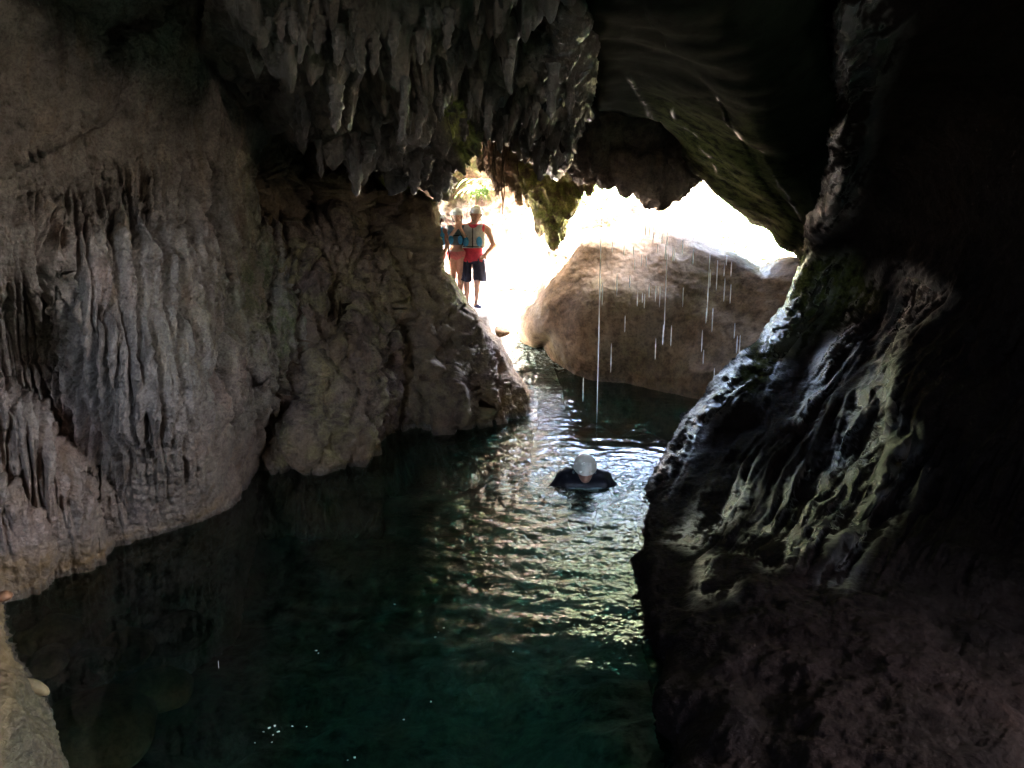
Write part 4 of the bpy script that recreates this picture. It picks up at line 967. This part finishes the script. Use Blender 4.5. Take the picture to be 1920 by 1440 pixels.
# -- swimmer
SL_ = at(1094, 905, wy(905))
swim = person((SL_[0], SL_[1], 0), 'swimmer in a pale vented helmet and dark wetsuit, head bowed, shoulder deep in the pool')
lo_, hi_ = (-.62, -.55, -.75), (.62, .35, .42)
A = Field(lo_, hi_, .011)
HS_ = (.0, -.13, .17)
A.ell((HS_[0], HS_[1], HS_[2] + .01), (.078, .10, .10), .02); A.ell((HS_[0], HS_[1] - .055, HS_[2] - .045), (.056, .06, .062), .025)
A.cap((0, -.205, .135), (0, -.222, .105), .010, .014, .012); A.cap((.02, -.195, .075), (-.02, -.195, .075), .009, .009, .01)
A.cap((0, -.06, .10), (0, .0, .03), .055, .06, .03)
A.cap((0, .0, -.05), (0, .12, -.45), .15, .13, .06); A.cap((-.15, .0, .02), (.15, .0, .02), .075, .075, .05)
A.cap((-.19, 0, .02), (-.36, -.12, -.10), .065, .045, .02); A.cap((-.36, -.12, -.10), (-.42, -.34, -.10), .043, .03, .02); hand(A, (-.42, -.34, -.10), (-.2, -.9, .1), -1, .2)
A.cap((.19, 0, .02), (.36, -.10, -.12), .065, .045, .02); A.cap((.36, -.10, -.12), (.27, -.36, -.09), .043, .03, .02); hand(A, (.27, -.36, -.09), (-.3, -.9, .1), 1, .2)
to_obj('body', A, skin, swim)
W_ = Field(lo_, hi_, .011)
W_.cap((0, .0, -.05), (0, .12, -.45), .165, .14, .06); W_.cap((-.15, .01, .035), (.15, .01, .035), .085, .085, .05); W_.cap((-.10, .06, .06), (.10, .06, .06), .07, .07, .05)
W_.cap((0, .03, .09), (-.2, .0, .055), .075, .072, .05); W_.cap((0, .03, .09), (.2, .0, .055), .075, .072, .05); W_.cap((-.16, -.08, .0), (.16, -.08, .0), .10, .10, .05); W_.cap((-.19, 0, .03), (-.36, -.12, -.09), .078, .056, .03); W_.cap((.19, 0, .03), (.36, -.10, -.11), .078, .056, .03)
W_.cap((-.36, -.12, -.10), (-.41, -.30, -.10), .054, .040, .02); W_.cap((.36, -.10, -.12), (.285, -.32, -.10), .054, .040, .02)
W_.cap((-.19, .03, .09), (-.16, .04, .125), .035, .024, .03)
to_obj('wetsuit', W_, m_wet, swim)
for s in (-1, 1): bar('strap', [(s * .10, .06, .15), (s * .105, -.05, .12), (s * .10, -.13, .03), (s * .10, -.16, -.1)], .014, m_vest, swim)
bar('strap', [(-.16, -.17, .005), (0, -.19, .0), (.16, -.17, .005)], .012, m_vest, swim)
hs = helmet(swim, (HS_[0], HS_[1] + .005, HS_[2] + .035), .95, m_helmet_pale, .42, 0)
eyes(swim, (0, -.135, .12))
# ------------------------------------------------------------------ loose stones, drops, things outside
def blob(name, loc, r, mat, seed, nz=.18, parent=None, rot=(0, 0, 0), sub=3):
    bm = bmesh.new(); bmesh.ops.create_icosphere(bm, subdivisions=sub, radius=1)
    me = bpy.data.meshes.new(name); bm.to_mesh(me); bm.free()
    co = np.zeros(len(me.vertices) * 3); me.vertices.foreach_get('co', co); co = co.reshape(-1, 3)
    k = 1 + nz * fbm(co + seed * 3.1, 1.1, 4, .5, seed)
    co = co * k[:, None] * np.array(r); me.vertices.foreach_set('co', co.ravel())
    o = link(name, me, mat, parent); o.location = loc; o.rotation_euler = rot
    return o
FR = [(-260, 1085), (4, 1118), (12, 1140), (15, 1190), (24, 1235), (48, 1268), (66, 1300), (88, 1335), (104, 1370), (115, 1410), (124, 1445), (140, 1700), (-260, 1800)]
o = relief('rock', FR, [(-200, 1150, 2.9), (0, 1200, 2.75), (50, 1300, 2.55), (100, 1400, 2.45), (120, 1600, 2.35), (-200, 1600, 2.0)], .25, 60,
           lambda P, u, v, n, sd: .03 * fbm(P, 3, 3, .5, 151) + .010 * fbm(P, 18, 4, .65, 152), step=2.4, jag=3, back=.5, mat=M['near'], seed=17,
           attrs=dict(moss=lambda P, u, v, n: .2 + 0 * u, ochre=lambda P, u, v, n: sstep(60, 10, u + .2 * (v - 1250))))
tag(o, 'pitted tan rock in the near lower left corner', 'rock')
near_rock = o
m_peb = plain('cream_pebble', (.16, .12, .06), .7, .45, 25)
tag(blob('stone', tuple(at(932, 622, 13.0)), (.22, .16, .09), M['boulder'], 5, .15), 'small tan stone in the bright stream behind the sloping rock', 'stone')
def wz(u, v, h):
    return tuple(at(u, v, wy(v, h)))
big = blob('submerged_stone', wz(175, 1375, -.45), (.36, .36, .22), M['boulder'], 6, .12)
tag(big, 'largest rounded stone under the dark water, blotched with yellow', 'stone')
for i, (u, v, s, h) in enumerate([(90, 1190, .22, -.3), (170, 1250, .2, -.4), (240, 1215, .24, -.6), (120, 1120, .3, -.5), (240, 1120, .3, -.75), (60, 1160, .14, -.2), (300, 1290, .25, -.7), (330, 1190, .3, -.9), (90, 1240, .16, -.3)]):
    tag(blob('submerged_stone', wz(u, v, h), (s, s * .8, s * .55), M['far'] if i % 2 else M['boulder'], 20 + i, .15, None, (0, 0, i)), 'dim stone under water, ' + ('beside the orange brown stone', 'between the cream pebble and the largest submerged stone', 'to the right of the cream pebble, deep down', 'just below the foot of the left fluted lobe', 'far out from the left lobe, third from the wall foot', 'smallest, nearest the upper left corner of the water', 'directly right of the largest submerged stone', 'farthest out and deepest of them all', 'tucked against the edge of the pitted near rock')[i], 'stone', 'stones under the water at the left edge')
def drop_mat():
    m, nt, b = new_mat('falling_water')
    b.inputs['Base Color'].default_value = (.95, .96, .97, 1); b.inputs['Roughness'].default_value = .15
    t = N_(nt, 'ShaderNodeBsdfTranslucent'); t.inputs[0].default_value = (.95, .96, .97, 1)
    mx = N_(nt, 'ShaderNodeMixShader', i_Fac=.55); nt.links.new(b.outputs[0], mx.inputs[1]); nt.links.new(t.outputs[0], mx.inputs[2])
    nt.links.new(mx.outputs[0], nt.nodes['Material Output'].inputs['Surface'])
    return m
m_drop = drop_mat()
def thread(u, v0, v1, Y, r):
    """a thin vertical string of falling water"""
    a = at(u, v0, Y); x, y, z = ray(u, v1); zb = CZ + float(z) / float(y) * Y
    L = float(a[2] - zb); k = 12; V = []; Q = []
    for i in range(k + 1):
        t = i / k; rr = r * (math.sin(math.pi * min(1, t * 1.0 + .0)) ** .35 if 0 < t < 1 else .08) * (1 + .18 * math.sin(i * 2.1 + u))
        for j in range(6):
            an = j * math.pi / 3; V.append((rr * math.cos(an), rr * math.sin(an), -t * L))
    for i in range(k):
        for j in range(6): Q.append((i * 6 + j, (i + 1) * 6 + j, (i + 1) * 6 + (j + 1) % 6, i * 6 + (j + 1) % 6))
    o = link('falling_water', np_mesh('falling_water', V, Q), m_drop); o.location = a
    return o
Z = lambda x, y: (960 + x / 2.483, 180 + y / 2.483)
tag(thread(1129, 352, 800, 9.6, .0065), 'longest thin thread of water, falling from the slab edge into the pool behind the swimmer', 'falling water')
SH = [(332, 1310, 1425), (468, 672, 730), (523, 690, 745), (567, 695, 740), (572, 758, 808), (605, 735, 793), (627, 740, 795), (640, 612, 650), (622, 600, 650), (660, 590, 680), (667, 600, 650), (724, 625, 700), (716, 690, 765), (750, 700, 770), (757, 705, 770), (796, 670, 735),
      (845, 710, 787), (680, 690, 730), (490, 825, 930), (422, 868, 975), (549, 835, 893), (585, 910, 980), (608, 915, 965), (618, 920, 990), (640, 870, 940), (690, 885, 985), (798, 890, 983), (705, 1062, 1160), (743, 1066, 1165), (670, 1125, 1228), (958, 765, 905),
      (990, 780, 840), (1023, 770, 840), (992, 845, 958), (1020, 875, 967), (936, 985, 1100), (925, 805, 895), (887, 1088, 1193), (893, 1180, 1250), (1050, 1115, 1200), (1063, 1112, 1203), (1038, 1055, 1130), (943, 1265, 1370), (463, 1150, 1288), (527, 1020, 1100), (906, 985, 1060), (578, 600, 635), (1000, 740, 790), (700, 640, 690), (670, 880, 960)]
for i, (x, y0, y1) in enumerate(SH):
    u, v0 = Z(x, y0); v1 = Z(x, y1)[1]
    tag(thread(u, v0, v1, 8.9 + .8 * ((i * 37) % 10) / 10, .0062), 'short bright streak of falling water in front of the tan boulder', 'falling water', 'falling water streaks in front of the boulder')
for i, (x, y0, y1, L) in enumerate([(922, 735, 1053, 'long thread of water falling in front of the right half of the boulder'), (724, 690, 1120, 'faint long thread of water falling down the middle of the boulder')]):
    u, v0 = Z(x, y0); tag(thread(u, v0, Z(x, y1)[1], 9.4, .0055), L, 'falling water')
tag(thread(409, 1238, 1254, 3.6, .0016), 'lone short drop of water falling over the dark near pool', 'falling water')
m_froth = plain('froth', (.75, .8, .78), .3, .1)
for i, (u, v, s) in enumerate([(593, 1220, 1), (597, 1225, .7), (740, 1132, 1), (816, 1194, 1), (822, 1186, .7), (832, 1178, .8), (808, 1316, 1), (757, 1350, .9), (505, 1365, 1.4), (515, 1361, 1.2), (522, 1372, 1.2), (512, 1378, .8), (548, 1362, .9), (575, 1363, .7), (478, 1393, .7), (510, 1392, .8), (665, 1421, 1.2), (652, 1426, .6), (962, 1222, .8), (494, 1372, .9)]):
    p = at(u, v, wy(v)); s_ = s * .0052 * p[1] / 3.2
    V_ = blob('froth_fleck', (p[0], p[1], float(waterz(p[0], p[1])) + .001), (s_ * 1.2, s_ * .8, s_ * .35), m_froth, 60 + i, .45, None, (0, 0, i * 1.3), 2)
    near_ = 'in the loose cluster near the bottom edge of the pool' if u < 580 and v > 1350 else {593: 'left one of the pair above the bottom cluster', 597: 'right one of the pair above the bottom cluster', 740: 'farthest from the viewer, alone', 816: 'lowest of the three in the middle of the pool', 822: 'middle one of the three in the middle of the pool', 832: 'topmost of the three in the middle of the pool', 808: 'alone halfway between the three and the bottom edge', 757: 'alone to the right of the bottom cluster', 665: 'larger one right at the bottom edge', 652: 'small one right at the bottom edge', 962: 'rightmost, alone below the rippled reflections'}[u]
    tag(V_, 'tiny white froth fleck, ' + near_, 'froth', 'froth flecks on the dark water')
# wooded hillside added to cover the sky and green the pool's reflections
def hillside():
    th = np.radians(np.linspace(-75, 75, 260)); rr_ = np.linspace(26, 56, 110)
    Th, R_ = np.meshgrid(th, rr_)
    x = R_ * np.sin(Th); y = R_ * np.cos(Th) + 4
    P = np.stack([x, y, 0 * x], -1)
    z = 1.0 + (R_ - 26) * .62 * (1 + .25 * pn(Th * 2, R_ / 40, 0, 181)) + 3.0 * fbm(P, .08, 3, .5, 182) * sstep(26, 40, R_) + 1.6 * blobs(P, .28, 183) * sstep(26, 32, R_) + .5 * blobs(P, .9, 184)
    n, m_ = x.shape; idx = np.arange(n * m_).reshape(n, m_)
    A = np.stack([idx[:-1, :-1], idx[:-1, 1:], idx[1:, 1:], idx[1:, :-1]], -1).reshape(-1, 4)
    m = rock_mat('wooded_slope', (.045, .07, .02), (.08, .11, .035), (.14, .15, .06), bump=1.0, grain=3, dist=.3, scale=.3)
    return tag(link('hillside', np_mesh('hillside', np.stack([x, y, z], -1).reshape(-1, 3), A), m), 'overexposed wooded slope added beyond the opening to screen the sky', kind='structure')
hillside()
# outside: grassy ledge and trees in full daylight
GL = [(1020, 470), (1060, 436), (1085, 415), (1120, 398), (1165, 388), (1200, 378), (1245, 372), (1285, 352), (1320, 338), (1360, 335), (1340, 372), (1270, 395), (1225, 408), (1180, 424), (1110, 445), (1060, 480)]
o = relief('ledge', GL, [(1040, 460, 17.2), (1120, 420, 17), (1240, 390, 17), (1340, 350, 17.5)], .5, 14, lambda P, u, v, n, sd: .15 * fbm(P, 2, 3, .5, 161) + .04 * fbm(P, 9, 3, .6, 162), step=2.5, jag=6, back=1.2, mat=M['far'], seed=18,
           attrs=dict(moss=lambda P, u, v, n: .7 * sstep(-.3, .3, fbm(P, 2, 2, .5, 163))))
tag(o, 'grassy rock ledge slanting across the opening in daylight', kind='structure')
m_leaf = plain('foliage', (.07, .14, .035), .6, .4, 3); m_bark = plain('bark', (.16, .12, .08), .9, .3)
def tree(loc, h, spread, label, seed, n=2600):
    rg = random.Random(seed)
    t = bpy.data.objects.new('tree', None); COL.objects.link(t); t.location = loc; tag(t, label, 'tree', None)
    Ft = Field((-spread, -spread, -.5), (spread, spread, h), .08)
    Ft.cap((0, 0, -.4), (.1, 0, h * .55), .16, .09, .05); tips = []
    for i in range(9):
        a = rg.uniform(0, 6.28); z0 = h * rg.uniform(.25, .55); e = (math.cos(a) * spread * rg.uniform(.4, .8), math.sin(a) * spread * rg.uniform(.4, .8), h * rg.uniform(.6, .9)); Ft.cap((.05, 0, z0), e, .07, .03, .04); tips.append(e)
    to_obj('trunk', Ft, m_bark, t)
    V = []; Q = []
    cl = tips + [(rg.gauss(0, spread * .4), rg.gauss(0, spread * .4), h * rg.uniform(.5, .95)) for _ in range(16)]
    for i in range(n):
        c = rg.choice(cl); p = Vector((c[0] + rg.gauss(0, .3), c[1] + rg.gauss(0, .3), c[2] + rg.gauss(0, .28)))
        a = Vector((rg.gauss(0, 1), rg.gauss(0, 1), rg.gauss(0, 1))).normalized(); b = a.orthogonal().normalized(); s = rg.uniform(.05, .11)
        k = len(V); V += [tuple(p - a * s), tuple(p + b * s * .5), tuple(p + a * s), tuple(p - b * s * .5)]; Q.append((k, k + 1, k + 2, k + 3))
    link('crown', np_mesh('crown', V, Q), m_leaf, t)
for i, (u, v, Y_, h, sp_, lb) in enumerate([(1112, 450, 24, 4.6, 1.5, 'pale green tree beyond the left end of the tan boulder'), (1352, 470, 26, 4.2, 1.8, 'overexposed tree behind the middle of the tan boulder'), (1420, 500, 22, 2.6, 1.4, 'low bushy tree beyond the right end of the boulder top'), (885, 400, 19, 4.0, 1.2, 'small bright green tree above the cliff behind the visitors')]):
    if i == 3: continue
    p = at(u, v, Y_); tree((p[0], p[1], p[2] - 1.6), h, sp_, lb, 40 + i)
def frond(loc):
    rg = random.Random(5); V = []; Q = []
    for i in range(90):
        a = rg.uniform(-1, 1); L = rg.uniform(.15, .42); w = .012; pr = None
        base = Vector((rg.gauss(0, .10), rg.gauss(0, .04), rg.gauss(0, .06)))
        for k in range(5):
            t = k / 4; p = base + Vector((a * .25 * t, -.12 * t, -.9 * L * t * t + .1 * t)); V += [tuple(p + Vector((-w * (1.1 - t), 0, 0))), tuple(p + Vector((w * (1.1 - t), 0, 0)))]
            n_ = len(V)
            if k: Q.append((n_ - 4, n_ - 3, n_ - 1, n_ - 2))
    o = link('fern', np_mesh('fern', V, Q), plain('fern_green', (.16, .30, .07), .6, .3)); o.location = loc
    return tag(o, 'bright green fern hanging on the cliff above the man in the red shirt', 'fern')
frond(tuple(at(902, 352, 14.0)))
# ------------------------------------------------------------------ stalactites under the roof
def pick(o, u, v):
    x, y, z = ray(u, v)
    d = Vector((float(x), float(y), float(z))).normalized()
    ok, loc, nor, fi = o.ray_cast(Vector((0, 0, CZ)), d)
    return (loc, nor) if ok else (None, None)
def stal_mesh(name, L, r, seed, lean=(0, 0), knob=1.0):
    rg = random.Random(seed)
    ns, nr = 12, 18
    V = []; Q = []
    for i in range(nr + 1):
        t = i / nr
        z = .22 * L - t * 1.22 * L
        body = (1 - t) ** .55 * .75 + .32
        rr = r * body * (1 + .16 * knob * math.sin(t * 17 + seed) + .10 * knob * math.sin(t * 31 + seed * 2))
        if t > .86: rr *= math.sqrt(max(0, 1 - ((t - .86) / .142) ** 2))
        for j in range(ns):
            a = 2 * math.pi * j / ns
            k = 1 + .22 * float(pn(math.cos(a) * 1.3 + seed, math.sin(a) * 1.3, t * 5, 3)) + .12 * float(pn(math.cos(a) * 3 + seed, math.sin(a) * 3, t * 12, 4))
            V.append((rr * k * math.cos(a) + lean[0] * t * t * L, rr * k * math.sin(a) + lean[1] * t * t * L, z))
    for i in range(nr):
        for j in range(ns):
            Q.append((i * ns + j, (i + 1) * ns + j, (i + 1) * ns + (j + 1) % ns, i * ns + (j + 1) % ns))
    return V, Q
rg = random.Random(11)
spots = [(505, 22, .24, .035), (524, 30, .3, .038), (548, 35, .26, .036), (566, 48, .30, .034), (598, 40, .3, .036), (618, 55, .28, .034), (640, 60, .3, .04), (672, 70, .28, .04), (700, 62, .3, .04),
         (735, 40, .25, .04), (788, 60, .25, .04), (840, 30, .3, .04), (880, 60, .28, .045), (668, 280, .55, .08), (690, 265, .45, .07), (706, 215, .4, .06), (780, 300, .5, .07), (800, 300, .4, .07), (822, 312, .45, .08), (838, 318, .45, .07),
         (560, 225, .35, .07), (575, 200, .4, .06), (935, 215, .5, .05), (950, 225, .4, .04), (915, 210, .45, .05), (985, 262, .4, .06), (1040, 300, .5, .08), (1068, 250, .45, .07), (1030, 160, .4, .06)]
while len(spots) < 62:
    u, v = rg.uniform(480, 1095), rg.uniform(5, 290)
    if v > 120 and u < 560: continue
    near = v < 120
    spots.append((u, v, rg.uniform(.12, .26) if near else rg.uniform(.22, .45), rg.uniform(.022, .04) if near else rg.uniform(.035, .06)))
bpy.context.view_layer.update()
ks = 0
for i, (u, v, L, r) in enumerate(spots):
    p, nrm = pick(roof, u, v)
    if p is None or p.y > 11: continue
    L *= rg.uniform(.35, .8); r *= rg.uniform(.55, 1.0)
    V, Q = stal_mesh('stalactite', L, r, i * 1.7, (rg.uniform(-.12, .12), rg.uniform(-.25, .05)))
    s_ = link('stalactite', np_mesh('stalactite', V, Q, dict(wet=[.5] * len(V))), M['ceil'], roof)
    s_.location = p + nrm * r * .2
    ks += 1
# thin straws and roots hanging where the roof ends
for i, (u, v0, v1) in enumerate([(924, 245, 338), (928, 250, 330), (941, 262, 402), (944, 258, 380), (899, 240, 300), (953, 262, 300), (905, 250, 318), (970, 275, 330)]):
    Yq = 10.2 + .1 * (i % 3)
    a = at(u, v0 - 30, Yq); b = at(u + 1, v1, Yq)
    V = []; Q = []
    for k in range(9):
        t = k / 8; c = a + (b - a) * t; r = .016 * (1 - .55 * t)
        for j in range(6):
            an = j * math.pi / 3
            V.append((c[0] + r * math.cos(an) + .01 * math.sin(k * 1.7 + i), c[1] + r * math.sin(an), c[2]))
    for k in range(8):
        for j in range(6): Q.append((k * 6 + j, (k + 1) * 6 + j, (k + 1) * 6 + (j + 1) % 6, k * 6 + (j + 1) % 6))
    link('straw_stalactite', np_mesh('straw_stalactite', V, Q), M['boulder'], roof)

def stuck(u, v, q):
    """a spot in direction (u, v) at the distance of the near rock's edge beside it"""
    for k in range(0, 40, 4):
        p, n_ = pick(near_rock, q[0] - k, q[1])
        if p is not None: break
    return tuple(at(u - k * .5, v, p.y + .02))
tag(blob('stone', stuck(68, 1288, (60, 1292)), (.058, .022, .026), m_peb, 3, .08, None, (0, .7, .2)), 'smooth cream pebble stuck to the edge of the pitted near rock', 'stone')
tag(blob('stone', stuck(8, 1118, (2, 1132)), (.035, .03, .022), plain('orange_stone', (.16, .07, .03), .7, .6, 35), 4, .15), 'small orange brown stone above the pitted near rock', 'stone')
